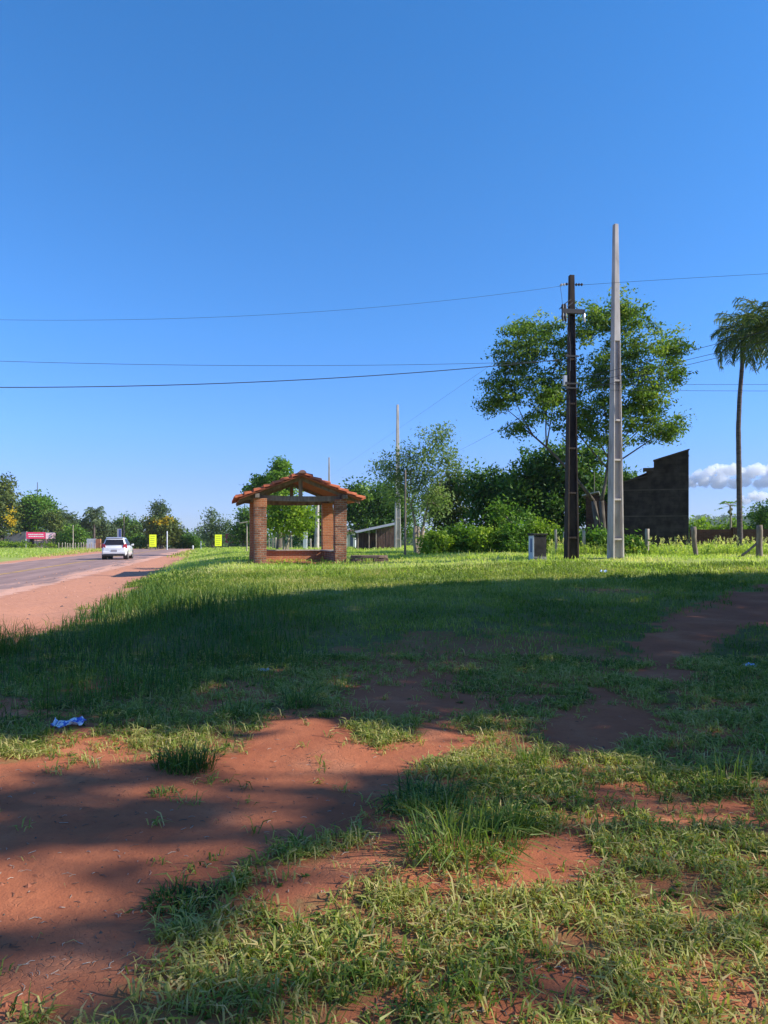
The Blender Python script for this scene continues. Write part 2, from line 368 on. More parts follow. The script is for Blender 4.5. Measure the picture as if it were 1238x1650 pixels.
def axis_pts(a0, a1, st, grow, lim, stmax=400):
    out = list(np.arange(a0, a1+1e-9, st)); s = st; p = out[-1]
    while p < lim: s = min(s*grow, stmax); p += s; out.append(p)
    s = st; p = out[0]; pre = []
    while p > -lim: s = min(s*grow, stmax); p -= s; pre.append(p)
    return np.array(pre[::-1]+out)
XS = axis_pts(-6, 6, 0.07, 1.045, 4200); YS = axis_pts(1.6, 9, 0.06, 1.035, 4200)
GX, GY = np.meshgrid(XS, YS)
GZ = T(GX.ravel(), GY.ravel()).reshape(GX.shape)
OFF = road_offset(GX.ravel(), GY.ravel()).reshape(GX.shape)
VG = veg_at(GX.ravel(), GY.ravel()).reshape(GX.shape)
VG = np.where(np.hypot(GX, GY) > 140, 1.0, VG)
def gridv(A, x, y):
    ix = np.clip(np.searchsorted(XS, x)-1, 0, len(XS)-2); iy = np.clip(np.searchsorted(YS, y)-1, 0, len(YS)-2)
    fx = (x-XS[ix])/(XS[ix+1]-XS[ix]); fy = (y-YS[iy])/(YS[iy+1]-YS[iy])
    return (A[iy, ix]*(1-fx)+A[iy, ix+1]*fx)*(1-fy)+(A[iy+1, ix]*(1-fx)+A[iy+1, ix+1]*fx)*fy
def gz(x, y): return float(gridv(GZ, np.array([float(x)]), np.array([float(y)]))[0])

# ground sheet
m, t, b = newmat('ground'); co = objco(t)
at = N(t, 'ShaderNodeAttribute', attribute_name='veg')
n1 = noise(t, 1.3, 6, co); n2 = noise(t, 14, 5, co); n3 = noise(t, 90, 3, co); n4 = noise(t, 0.05, 5, co)
dirt = ramp(t, n1, [(0.3, (0.33, 0.10, 0.048)), (0.55, (0.43, 0.145, 0.070)), (0.75, (0.53, 0.215, 0.112))])
sy_ = N(t, 'ShaderNodeSeparateXYZ'); t.links.new(co, sy_.inputs[0])
dust = math_(t, 'MULTIPLY', ramp(t, math_(t, 'DIVIDE', math_(t, 'SUBTRACT', sy_.outputs[1], 8.0), 6.0, True), [(0, (0, 0, 0)), (1, (1, 1, 1))]), ramp(t, math_(t, 'DIVIDE', math_(t, 'SUBTRACT', -1.0, sy_.outputs[0]), 3.5, True), [(0, (0, 0, 0)), (1, (1, 1, 1))]))
dirt = mix(t, math_(t, 'MULTIPLY', dust, 0.75), dirt, (0.68, 0.33, 0.215))
dirt = mix(t, math_(t, 'MULTIPLY', ramp(t, n2, [(0.5, (0, 0, 0)), (0.72, (1, 1, 1))]), 0.45), dirt, (0.30, 0.095, 0.05))
dirt = mix(t, math_(t, 'MULTIPLY', ramp(t, n3, [(0.62, (0, 0, 0)), (0.70, (1, 1, 1))]), 0.5), dirt, (0.13, 0.06, 0.045))
thatch = ramp(t, n2, [(0.3, (0.34, 0.115, 0.055)), (0.55, (0.26, 0.125, 0.055)), (0.75, (0.30, 0.20, 0.085))])
sp = N(t, 'ShaderNodeSeparateXYZ'); t.links.new(co, sp.inputs[0])
thatch = mix(t, ramp(t, math_(t, 'DIVIDE', math_(t, 'SUBTRACT', sp.outputs[1], 5.5), 3.0, True), [(0, (0, 0, 0)), (1, (1, 1, 1))]), thatch, ramp(t, n2, [(0.3, (0.11, 0.095, 0.04)), (0.6, (0.15, 0.15, 0.045)), (0.8, (0.22, 0.19, 0.07))]))
farlawn = ramp(t, n1, [(0.3, (0.27, 0.33, 0.07)), (0.7, (0.42, 0.47, 0.13))])
bush = ramp(t, n4, [(0.35, (0.03, 0.055, 0.02)), (0.7, (0.07, 0.11, 0.03))])
def stepy(a, c): return ramp(t, math_(t, 'DIVIDE', math_(t, 'SUBTRACT', sp.outputs[1], a), c-a, True), [(0, (0, 0, 0)), (1, (1, 1, 1))])
grass = mix(t, stepy(12.0, 24.0), thatch, farlawn)
grass = mix(t, stepy(140.0, 190.0), grass, bush)
vm = ramp(t, math_(t, 'ADD', at.outputs['Fac'], math_(t, 'MULTIPLY', math_(t, 'SUBTRACT', n2, 0.5), 0.7)), [(0.22, (0, 0, 0)), (0.66, (1, 1, 1))])
t.links.new(mix(t, vm, dirt, grass), b.inputs['Base Color'])
b.inputs['Roughness'].default_value = 0.95; b.inputs['Specular IOR Level'].default_value = 0.1
vo = N(t, 'ShaderNodeTexVoronoi', feature='DISTANCE_TO_EDGE'); vo.inputs['Scale'].default_value = 7; wv = N(t, 'ShaderNodeVectorMath', operation='ADD'); nv = N(t, 'ShaderNodeTexNoise'); nv.inputs['Scale'].default_value = 5; t.links.new(co, nv.inputs[0]); t.links.new(co, wv.inputs[0]); t.links.new(nv.outputs['Color'], wv.inputs[1]); t.links.new(wv.outputs[0], vo.inputs['Vector'])
crk = math_(t, 'MULTIPLY', ramp(t, vo.outputs['Distance'], [(0.0, (0, 0, 0)), (0.05, (1, 1, 1))]), math_(t, 'MULTIPLY', ramp(t, n1, [(0.5, (0, 0, 0)), (0.62, (1, 1, 1))]), 0.35))
bump(t, b, math_(t, 'ADD', math_(t, 'ADD', math_(t, 'ADD', math_(t, 'MULTIPLY', noise(t, 7, 7, co), 0.8), crk), math_(t, 'MULTIPLY', n3, 0.22)), math_(t, 'MULTIPLY', noise(t, 30, 6, co), 0.25)), 0.5, 0.03)
M['ground'] = m
ny, nx = GX.shape
me = bpy.data.meshes.new('ground')
co_ = np.stack([GX, GY, GZ], -1).reshape(-1).astype(np.float32)
me.vertices.add(nx*ny); me.vertices.foreach_set('co', co_)
ii = (np.arange(ny-1)[:, None]*nx+np.arange(nx-1)[None, :]).ravel()
q = np.stack([ii, ii+1, ii+nx+1, ii+nx], -1).astype(np.int32)
me.loops.add(q.size); me.loops.foreach_set('vertex_index', q.ravel())
me.polygons.add(len(q)); me.polygons.foreach_set('loop_start', np.arange(0, q.size, 4, dtype=np.int32))
me.attributes.new('veg', 'FLOAT', 'POINT').data.foreach_set('value', VG.ravel().astype(np.float32))
me.update(calc_edges=True)
g = part('ground', me, M['ground'], smooth=True); tag(g, 'red earth ground grown over with green grass', 'ground', kind='structure')

# road
def ribbon(name, o0, o1, lift, mat, s0=0, s1=None, across=8, wob=0.0):
    s1 = s1 or len(road_pts)-1
    vs = []; uv = []; fs = []
    k = across+1
    for r, i in enumerate(range(s0, s1)):
        A = road_pts[i]; B = road_pts[min(i+1, len(road_pts)-1)]; A0 = road_pts[max(i-1, 0)]
        d = B-A0; d = d/np.hypot(*d); nrm = np.array([d[1], -d[0]])
        for j in range(k):
            o = o0+(o1-o0)*j/across
            q = A+nrm*o
            vs.append((q[0], q[1], RZ+float(crest(q[1]))+lift)); uv.append((o, i*2.5))
        if r:
            for j in range(across): fs.append(((r-1)*k+j, (r-1)*k+j+1, r*k+j+1, r*k+j))
    me = bpy.data.meshes.new(name); me.from_pydata(vs, [], fs)
    ul = me.uv_layers.new(name='UVMap')
    for l in me.loops: ul.data[l.index].uv = uv[l.vertex_index]
    return part(name, me, mat)
def road_mat(name, base, line=False):
    m, t, b = newmat(name); uv = N(t, 'ShaderNodeTexCoord').outputs['UV']; co = objco(t)
    sx = N(t, 'ShaderNodeSeparateXYZ'); t.links.new(uv, sx.inputs[0])
    mp = N(t, 'ShaderNodeMapping'); mp.inputs['Scale'].default_value = (1, 0.12, 1); t.links.new(uv, mp.inputs[0])
    nl = noise(t, 1.6, 6, mp.outputs[0]); nf = noise(t, 40, 4, co)
    dirt = ramp(t, noise(t, 3, 5, co), [(0.3, (0.62, 0.31, 0.21)), (0.7, (0.76, 0.42, 0.30))])
    if line:
        body = mix(t, ramp(t, noise(t, 2.5, 6, co), [(0.38, (0, 0, 0)), (0.62, (1, 1, 1))]), (0.60, 0.35, 0.10), (0.30, 0.19, 0.13))
    else:
        body = ramp(t, nl, [(0.3, tuple(c*0.75 for c in base)), (0.7, tuple(c*1.25 for c in base))])
        body = mix(t, math_(t, 'MULTIPLY', ramp(t, nf, [(0.45, (0, 0, 0)), (0.7, (1, 1, 1))]), 0.3), body, (0.27, 0.19, 0.17))
        edge = math_(t, 'ADD', math_(t, 'DIVIDE', math_(t, 'SUBTRACT', sx.outputs[0], 2.15), 1.5), math_(t, 'MULTIPLY', math_(t, 'SUBTRACT', nl, 0.5), 2.6))
        edge2 = math_(t, 'ADD', math_(t, 'DIVIDE', math_(t, 'SUBTRACT', -3.1, sx.outputs[0]), 0.9), math_(t, 'MULTIPLY', math_(t, 'SUBTRACT', nl, 0.5), 1.5))
        e = ramp(t, math_(t, 'MAXIMUM', edge, edge2), [(0.25, (0, 0, 0)), (0.75, (1, 1, 1))])
        body = mix(t, e, body, dirt)
    t.links.new(body, b.inputs['Base Color']); b.inputs['Roughness'].default_value = 0.85; b.inputs['Specular IOR Level'].default_value = 0.3
    bump(t, b, nf, 0.3, 0.01); return m
M['asphalt'] = road_mat('asphalt', (0.34, 0.21, 0.18)); M['line'] = road_mat('line', (0, 0, 0), True)
tag(ribbon('road', -HALF, HALF, 0.025, M['asphalt'], across=10), 'worn asphalt road dusted with red earth', 'road', kind='structure')
tag(ribbon('road_marking', -0.16, 0.16, 0.030, M['line'], across=2), 'faded yellow centre line of the asphalt road', 'road marking', kind='structure')

# ------------------------------------------------------------------ grass
M['grass'] = leaf_mat('grass', [(0.0, (0.035, 0.085, 0.015)), (0.35, (0.105, 0.175, 0.025)), (0.65, (0.25, 0.31, 0.05)), (0.85, (0.42, 0.41, 0.12)), (1.0, (0.58, 0.45, 0.21))], 0.42, 0.5)
M['lawn_blade'] = leaf_mat('lawn_blade', [(0.0, (0.11, 0.20, 0.03)), (0.35, (0.27, 0.38, 0.06)), (0.65, (0.46, 0.56, 0.12)), (0.85, (0.60, 0.62, 0.22)), (1.0, (0.68, 0.60, 0.33))], 0.55, 0.5)
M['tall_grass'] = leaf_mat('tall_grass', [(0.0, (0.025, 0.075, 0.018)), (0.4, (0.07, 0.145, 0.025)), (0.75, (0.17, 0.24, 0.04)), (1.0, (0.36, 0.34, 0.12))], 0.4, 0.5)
def blade_polys(x, y, z, h, wd, lean, tone, az=None, r=rng):
    n = len(x); az = r.uniform(0, 2*math.pi, n) if az is None else az
    u = np.stack([np.cos(az), np.sin(az), 0*az], -1); s = np.stack([-np.sin(az), np.cos(az), 0*az], -1)
    tw = r.normal(0, 0.5, n)[:, None]; s = s*np.cos(tw)+np.array([0, 0, 1.0])*np.sin(tw)
    h = h[:, None]; wd = wd[:, None]; lean = lean[:, None]; up = np.array([0, 0, 1.0])
    b0 = np.stack([x, y, z-0.01], -1)
    rise = np.sqrt(np.maximum(1-np.minimum(lean, 0.95)**2, 0.05))
    p1 = b0+u*lean*h*0.38+up*h*0.60*rise**0.5
    p2 = b0+u*lean*h*1.0+up*h*(0.95*rise-0.18*lean)
    p2[:, 2] = np.maximum(p2[:, 2], b0[:, 2]+0.012)
    q1 = np.stack([b0-s*wd*0.4, b0+s*wd*0.4, p1+s*wd*0.5, p1-s*wd*0.5], 1)
    q2 = np.stack([p1-s*wd*0.5, p1+s*wd*0.5, p2+s*wd*0.06, p2-s*wd*0.06], 1)
    return np.concatenate([q1, q2], 0), np.concatenate([tone, tone])
def fan(n, y0, y1, pad=0.6, power=2.0, r=rng):
    """n places spread over the strip of land in front of the eye between two distances"""
    y = (r.uniform(0, 1, n)*(y1**power-y0**power)+y0**power)**(1/power)
    return r.uniform(-1, 1, n)*(0.52*y+pad), y
def in_tall(x, y): return 1-sm(-0.7, 0.5, sdist(TALL, x, y)+(fbm(x*0.9, y*0.9, 33, 3)-0.5)*2.2)

polys = []; tones = []
# short creeping turf close by: grows in sprigs, blades fanning from shared crowns
ns = 46000
sx_, sy_ = fan(ns, 1.9, 9.5, 2.6, 1.6)
vv = gridv(VG, sx_, sy_)
clump = fbm(sx_*3.1, sy_*3.1, 51, 3)
ok = (rng.uniform(0, 1, ns) < (vv*(0.25+1.3*sm(0.35, 0.6, clump))+0.022*sm(.45, .6, clump))*(1-0.8*in_tall(sx_, sy_)))
sx_, sy_ = sx_[ok], sy_[ok]
tone_s = np.clip(0.60+1.1*(fbm(sx_*1.1, sy_*1.1, 61, 3)-0.5)+rng.normal(0, 0.16, len(sx_)), 0.05, 0.85)
nb = 9
x = np.repeat(sx_, nb)+rng.normal(0, 0.022, len(sx_)*nb); y = np.repeat(sy_, nb)+rng.normal(0, 0.022, len(sx_)*nb)
tn = np.repeat(tone_s, nb)+rng.normal(0, 0.10, len(x)); tn = np.where(rng.uniform(0, 1, len(x)) < 0.25, rng.uniform(0.8, 1.0, len(x)), tn)
size = np.repeat(rng.uniform(0.7, 1.35, len(sx_)), nb)
V, a_ = blade_polys(x, y, gridv(GZ, x, y), rng.uniform(0.04, 0.125, len(x))*size, rng.uniform(0.004, 0.0105, len(x)), rng.uniform(0.5, 1.0, len(x)), tn)
polys.append(V); tones.append(a_)
# dead straw lying over the soil, and small broad-leaved weeds
n = 25000; x, y = fan(n, 1.9, 8.5, 2.6, 1.5); vv = gridv(VG, x, y); ok = rng.uniform(0, 1, n) < (vv*(1-vv)*2.2+.22*vv+.012); x, y = x[ok], y[ok]
V, a_ = blade_polys(x, y, gridv(GZ, x, y)+.006, rng.uniform(.03, .11, len(x)), rng.uniform(.0015, .004, len(x)), np.full(len(x), 1.0), rng.uniform(.86, 1.0, len(x)))
polys.append(V); tones.append(a_)
n = 2400; x, y = fan(n, 2.0, 8, 2.6, 1.5); ok = rng.uniform(0, 1, n) < gridv(VG, x, y)*.9; x, y = x[ok], y[ok]; k = 7
xr = np.repeat(x, k)+rng.normal(0, .004, len(x)*k); yr = np.repeat(y, k)+rng.normal(0, .004, len(x)*k); tt = np.repeat(rng.uniform(.15, .6, len(x)), k)
V, a_ = blade_polys(xr, yr, gridv(GZ, xr, yr), np.repeat(rng.uniform(.025, .06, len(x)), k), np.repeat(rng.uniform(.010, .020, len(x)), k), rng.uniform(.55, .95, len(xr)), tt)
polys.append(V); tones.append(a_)
# middle distance turf
n = 185000
x, y = fan(n, 7.5, 24, 3.0, 1.5)
ok = rng.uniform(0, 1, n) < gridv(VG, x, y)*(0.35+0.9*sm(0.35, 0.6, fbm(x*1.6, y*1.6, 52, 3)))*(1-0.5*in_tall(x, y))
x, y = x[ok], y[ok]; k = sm(8, 22, y)
tn = np.clip(0.42+0.18*k+0.8*(fbm(x*0.6, y*0.6, 62, 3)-0.5)+rng.normal(0, 0.13, len(x)), 0, 1)
V, a_ = blade_polys(x, y, gridv(GZ, x, y), rng.uniform(0.05, 0.12, len(x))*(1+0.45*k), rng.uniform(0.006, 0.012, len(x))*(1+0.9*k), rng.uniform(0.2, 0.85, len(x)), tn)
polys.append(V); tones.append(a_)
tag(part('short_grass', poly_mesh('short_grass', np.concatenate(polys), 4, np.concatenate(tones)), M['grass']), 'short creeping grass patching the red earth', 'grass', kind='stuff')
# sunlit lawn beyond
n = 150000
x, y = fan(n, 21, 60, 3.5, 1.2)
off = gridv(OFF, x, y)
ok = (rng.uniform(0, 1, n) < gridv(VG, x, y)*(0.5+0.8*sm(0.35, 0.6, fbm(x*0.7, y*0.7, 53, 3)))) & (off > HALF+0.5)
x, y = x[ok], y[ok]
tn = np.clip(0.60+1.15*(fbm(x*0.35, y*0.35, 63, 4)-0.5)+0.5*(fbm(x*1.7, y*1.7, 65, 3)-0.5)+rng.normal(0, 0.13, len(x)), 0, 1)
hh = rng.uniform(0.06, 0.16, len(x))*(0.35+1.3*fbm(x*0.8, y*0.8, 64, 3))*np.where(rng.uniform(0, 1, len(x)) < .03, 2.2, 1)
V, a_ = blade_polys(x, y, gridv(GZ, x, y), hh, rng.uniform(0.016, 0.034, len(x)), rng.uniform(0.15, 0.8, len(x)), tn)
x2, y2 = fan(60000, 55, 135, 3.0, 1.1); off2 = gridv(OFF, x2, y2)
ok = ((off2 > HALF+0.4) | (off2 < -HALF-1.3)) & (rng.uniform(0, 1, 60000) < 0.8); x2, y2 = x2[ok], y2[ok]
V2, a2 = blade_polys(x2, y2, gridv(GZ, x2, y2), rng.uniform(0.12, 0.34, len(x2)), rng.uniform(0.04, 0.09, len(x2)), rng.uniform(0.15, 0.8, len(x2)), np.clip(0.62+rng.normal(0, 0.14, len(x2)), 0, 1))
tag(part('lawn_grass', poly_mesh('lawn_grass', np.concatenate([V, V2]), 4, np.concatenate([a_, a2])), M['lawn_blade']), 'sunlit green grass of the open lot and road verge', 'grass', kind='stuff')
# tall verge grass
n = 105000
x, y = fan(n, 5.5, 26, 3.0, 1.5)
tl = in_tall(x, y)
off = gridv(OFF, x, y); edge = (1-sm(0.0, 2.2, np.abs(off-HALF-3.2)))*sm(12, 18, y)
ok = (rng.uniform(0, 1, n) < np.maximum(tl, edge*0.6)*(0.25+1.1*sm(0.4, 0.6, fbm(x*1.3, y*1.3, 71, 3)))) & (gridv(VG, x, y) > 0.25)
x, y = x[ok], y[ok]; tl = tl[ok]
hh = rng.uniform(0.12, 0.38, len(x))*(0.45+1.0*fbm(x*1.1, y*1.1, 72, 3))*(0.5+0.5*tl)*1.3
tn = np.clip(0.40+0.9*(fbm(x*0.8, y*0.8, 73, 3)-0.5)+rng.normal(0, 0.13, len(x)), 0, 1)
V, a_ = blade_polys(x, y, gridv(GZ, x, y), hh, rng.uniform(0.005, 0.011, len(x))*(1+sm(8, 20, y)), rng.uniform(0.1, 0.7, len(x)), tn)
tag(part('tall_grass', poly_mesh('tall_grass', V, 4, a_), M['tall_grass']), 'knee high dark green grass along the roadside', 'grass', kind='stuff')

def tuft(label, px, py, rad, h, n, tone0, lean=(0.15, 0.9), wd=(0.004, 0.009), seed=1):
    r = np.random.default_rng(seed); gx, gy = ground(px, py)
    an = r.uniform(0, 2*math.pi, n); rr = rad*np.sqrt(r.uniform(0, 1, n))
    x = gx+rr*np.cos(an); y = gy+rr*np.sin(an)*0.8
    az = an+r.normal(0, 0.9, n); z0 = gz(gx, gy)
    ln = np.clip(r.uniform(*lean, n)*(0.5+0.6*rr/rad), 0.05, 0.95)
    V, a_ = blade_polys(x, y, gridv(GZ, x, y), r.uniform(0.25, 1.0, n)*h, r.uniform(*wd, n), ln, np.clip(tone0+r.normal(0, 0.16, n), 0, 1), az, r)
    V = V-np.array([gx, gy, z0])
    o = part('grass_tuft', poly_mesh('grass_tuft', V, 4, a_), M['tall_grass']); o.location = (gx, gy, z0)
    return tag(o, label, 'grass tuft')
tuft('large bright grass tuft arching over the bare foreground earth', 745, 1375, 0.30, 0.38, 330, 0.62, (0.3, 1.2), (0.005, 0.010), seed=3)
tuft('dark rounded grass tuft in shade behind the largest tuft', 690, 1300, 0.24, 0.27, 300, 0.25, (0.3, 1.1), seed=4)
tuft('grey green tuft alone on the red earth near the blue litter', 298, 1240, 0.20, 0.25, 420, 0.30, seed=5)
tuft('spreading low tuft leaning right beside the bare sandy patch', 825, 1340, 0.16, 0.20, 330, 0.50, seed=6)
tuft('small lit tuft with one upright seed stalk in the shade edge', 855, 1228, 0.12, 0.22, 160, 0.62, seed=7)
tuft('tiny low tuft of thin blades on the red earth', 268, 1282, 0.10, 0.09, 90, 0.6, (0.4, 0.95), seed=8)
tuft('ragged tuft of dry tipped grass at the edge of the road dirt', -6, 1052, 0.42, 0.55, 700, 0.6, seed=9)
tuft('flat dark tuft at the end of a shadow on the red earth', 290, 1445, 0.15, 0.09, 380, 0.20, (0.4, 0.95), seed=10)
tuft('few tall upright bright stalks at the lit edge of the shaded grass', 1168, 1268, .16, .30, 46, .62, (.05, .6), (.005, .009), seed=12)
tuft('tall wispy tuft standing in the shaded grass', 480, 1140, 0.14, 0.33, 120, 0.45, seed=11)
r_ = np.random.default_rng(44); n = 2600
x, y = fan(n, 10, 60, 0.5, 1.3, r_); o_ = gridv(OFF, x, y); ok = (o_ > 1.6) & (o_ < 11) & (gridv(VG, x, y) < .35); x, y, o_ = x[ok], y[ok], o_[ok]
z = np.where(o_ < HALF, RZ+.03, gridv(GZ, x, y)); mb = MB()
for a, b_, c in zip(x, y, z):
    s = r_.uniform(.012, .04)*(2.0 if r_.uniform() < .05 else 1); an = r_.uniform(0, 6.28)
    mb.add([(a+s*math.cos(an+q*1.256)*r_.uniform(.7, 1.2), b_+s*math.sin(an+q*1.256)*r_.uniform(.7, 1.2), c-.004) for q in range(5)]+[(a, b_, c+s*r_.uniform(.4, .9))], [(q, (q+1) % 5, 5) for q in range(5)], 0 if r_.uniform() < .75 else 1)
M['grit'] = rough_mat('grit', [(0.3, (0.42, 0.19, 0.12)), (0.7, (0.60, 0.32, 0.22))], 3, .95, 0)
tag(part('road_grit', mb, [M['grit'], M['stone']]), 'loose grit and clods on the dirt shoulder of the road', 'grit', kind='stuff')
# crumbs of earth, twigs and dead leaves lying on the bare ground
mb = MB(); r = random.Random(5)
lp = np.array([(r.uniform(-20, 1240), r.uniform(1150, 1650)) for k in range(2600)]); lp = grounds(lp[:, 0], lp[:, 1])
lv = gridv(VG, lp[:, 0], lp[:, 1]); lzz = gridv(GZ, lp[:, 0], lp[:, 1])
for (gx, gy), v_, z in zip(lp, lv, lzz):
    if v_ > 0.45: continue
    if r.random() < 0.55:
        s = r.uniform(0.002, 0.009)*(2.4 if r.random() < 0.05 else 1)
        an = r.uniform(0, 6.28); vs = []
        for q in range(5): vs.append((gx+s*math.cos(an+q*1.256)*r.uniform(0.7, 1.2), gy+s*math.sin(an+q*1.256)*r.uniform(0.7, 1.2), z-0.002))
        vs.append((gx+r.uniform(-.3, .3)*s, gy, z+s*r.uniform(0.6, 1.0)))
        mb.add(vs, [(q, (q+1) % 5, 5) for q in range(5)], 0 if r.random() < 0.7 else 1)
    else:
        L = r.uniform(0.012, 0.05); an = r.uniform(0, 6.28)
        mb.tube([(gx, gy, z+0.003), (gx+L*math.cos(an)*.5, gy+L*math.sin(an)*.5, z+0.006), (gx+L*math.cos(an+.3), gy+L*math.sin(an+.3), z+0.003)], r.uniform(0.0008, 0.002), 4, 1 if r.random() < 0.6 else 2)
tag(part('ground_litter', mb, [M['clay_under'], M['bark'], M['wood_pale']]), 'crumbs of earth and dead twigs on the red earth', 'ground litter', kind='stuff')
# ------------------------------------------------------------------ bus shelter
SH_RZ = math.radians(13); SHB = np.array([-4.826, 27.5]); shz = 0.66
sh = thing('bus_shelter', 'open brick shelter with a red clay tile roof on four pillars', 'shelter', (SHB[0], SHB[1], shz), SH_RZ)
W_, D_, PW = 3.49, 3.3, 0.45
def pillar(x, y, mat, h, label=None):
    mb = MB(); st = 8
    rr = random.Random(int(x*10+y*100))
    for k in range(st):
        j = lambda: rr.uniform(-0.008, 0.008)
        z0 = -0.3+(h+0.3)*k/st; z1 = -0.3+(h+0.3)*(k+1)/st
        mb.box(x+j(), x+PW+j(), y+j(), y+PW+j(), z0, z1)
    return part('pillar', mb, mat, sh, label=label, bevel=0.008)
PH = 2.45
pillar(0, 0, M['brick_rough'], PH); pillar(W_-PW, 0, M['brick_rough'], PH)
pillar(0, D_, M['brick_clean'], PH); pillar(W_-PW, D_, M['brick_clean'], PH)
mb = MB(); mb.box(-0.014, PW+0.014, -0.014, PW+0.014, PH-0.33, PH+0.003); part('pillar_head', mb, M['brick_clean'], sh, bevel=.01)
mb = MB(); mb.box(PW-0.02, W_-PW+0.02, D_+0.03, D_+0.33, -0.2, 0.42); part('back_wall', mb, M['brick_clean'], sh)
mb = MB(); mb.box(W_-PW+0.04, W_-0.04, PW-0.02, D_+0.01, -0.2, 0.42); part('side_wall', mb, M['brick_rough'], sh)
mb = MB(); mb.box(PW-0.01, W_-PW, D_-0.09, D_+0.36, 0.423, 0.48); mb.box(W_-PW-0.08, W_-0.02, PW-0.01, D_-0.095, 0.423, 0.478); part('bench_top', mb, M['slab'], sh, bevel=0.01)
mb = MB(); mb.box(-0.05, W_+0.05, -0.12, D_+0.3, -0.35, 0.03); part('floor_slab', mb, M['brick_clean'], sh)
RIDX, RIDZ, SLP = W_/2, 3.34, 0.395
def roofz(x): return RIDZ-SLP*abs(x-RIDX)
Y0, Y1, XL, XR = -0.42, D_+PW+0.4, -0.62, W_+0.56
for yb in (0.14, D_+0.14):        # two trusses
    mb = MB(); n = 8      # sagging tie beam
    for k in range(n):
        xa = -0.25+(W_+0.5)*k/n; xb_ = -0.25+(W_+0.5)*(k+1)/n
        sg = lambda x: -0.07*(1-((x-RIDX)/2.0)**2)
        za, zb = PH+0.07+sg(xa), PH+0.07+sg(xb_)
        mb.hexa([(xa, yb, za-0.10), (xb_, yb, zb-0.10), (xb_, yb+0.16, zb-0.10), (xa, yb+0.16, za-0.10), (xa, yb, za+0.10), (xb_, yb, zb+0.10), (xb_, yb+0.16, zb+0.10), (xa, yb+0.16, za+0.10)])
    part('tie_beam', mb, M['wood_old'], sh)
    mb = MB(); mb.box(RIDX-0.07, RIDX+0.07, yb+0.01, yb+0.15, PH+0.09, RIDZ-0.14); part('king_post', mb, M['wood_old'], sh)
    for s in (-1, 1):
        mb = MB(); xe = RIDX+s*2.3; xi = RIDX+s*0.03
        zo, zi = roofz(xe)-0.05, roofz(xi)-0.05
        mb.hexa([(xi, yb+0.02, zi-0.13), (xe, yb+0.02, zo-0.10), (xe, yb+0.14, zo-0.10), (xi, yb+0.14, zi-0.13), (xi, yb+0.02, zi), (xe, yb+0.02, zo), (xe, yb+0.14, zo), (xi, yb+0.14, zi)])
        part('rafter', mb, M['wood_old'], sh)
for x in (0.02, W_-0.18):
    mb = MB(); mb.box(x, x+0.16, Y0+0.1, 0.135, PH+0.01, PH+0.16); mb.box(x, x+0.16, 0.305, D_+0.135, PH+0.01, PH+0.16); mb.box(x, x+0.16, D_+0.305, Y1-0.1, PH+0.01, PH+0.16); part('wall_plate', mb, M['wood_old'], sh)
for s in (-1, 1):
    # boarding under the tiles
    xe = XL+0.06 if s < 0 else XR-0.06
    mb = MB(); zi, zo = RIDZ-0.045, roofz(xe)-0.045
    mb.hexa([(RIDX, Y0+0.05, zi), (xe, Y0+0.05, zo), (xe, Y1-0.05, zo), (RIDX, Y1-0.05, zi), (RIDX, Y0+0.05, zi+0.03), (xe, Y0+0.05, zo+0.03), (xe, Y1-0.05, zo+0.03), (RIDX, Y1-0.05, zi+0.03)])
    part('roof_boarding', mb, M['clay_under'], sh)
    # barrel tiles, course on course
    mb = MB(); rr = random.Random(31+s); nc = 7; cols = 17; ln = abs(xe-RIDX)+0.09; pitch = (Y1-Y0)/cols
    for c in range(nc):
        for k in range(cols):
            yc = Y0+pitch*(k+0.5)+rr.uniform(-.012, .012)
            d0 = ln*c/nc+rr.uniform(-.015, .015); d1 = ln*(c+1)/nc+0.07+rr.uniform(-.015, .015)
            vs = []; seg = 5; jit = rr.uniform(-0.008, 0.012)
            for (dd, r_, lift) in ((d0, pitch*0.44, 0.0), (d1, pitch*0.60, 0.055)):
                for rad in (r_, r_-0.016):
                    for q in range(seg+1):
                        an = math.pi*q/seg
                        vs.append((RIDX+s*dd, yc+rad*math.cos(an), RIDZ-SLP*dd+lift+jit+rad*0.75*math.sin(an)-0.01))
            n = seg+1; fs = []
            for q in range(seg):
                fs += [(q, q+1, 2*n+q+1, 2*n+q), (n+q, n+q+1, 3*n+q+1, 3*n+q), (2*n+q, 2*n+q+1, 3*n+q+1, 3*n+q), (q, q+1, n+q+1, n+q)]
            fs += [(0, n, 3*n, 2*n), (seg, n+seg, 3*n+seg, 2*n+seg)]
            mb.add(vs, fs)
    part('roof_tiles', mb, M['clay_tile'], sh)
mb = MB(); rr = random.Random(9)
for k in range(10):       # ridge caps
    a0 = Y0-0.04+(Y1-Y0)*k/10; a1 = Y0+0.03+(Y1-Y0)*(k+1)/10; vs = []; n = 8
    for (yy, r_) in ((a0, 0.15), (a1, 0.125)):
        for q in range(n): 
            an = math.pi*q/(n-1); vs.append((RIDX+r_*math.cos(an)+rr.uniform(-.006, .006), yy, RIDZ+0.03+r_*math.sin(an)*0.85))
    mb.add(vs, [(q, q+1, n+q+1, n+q) for q in range(n-1)]+[tuple(range(n)), tuple(range(2*n-1, n-1, -1)), (0, n, 2*n-1, n-1)])
part('ridge_tiles', mb, M['clay_old'], sh)

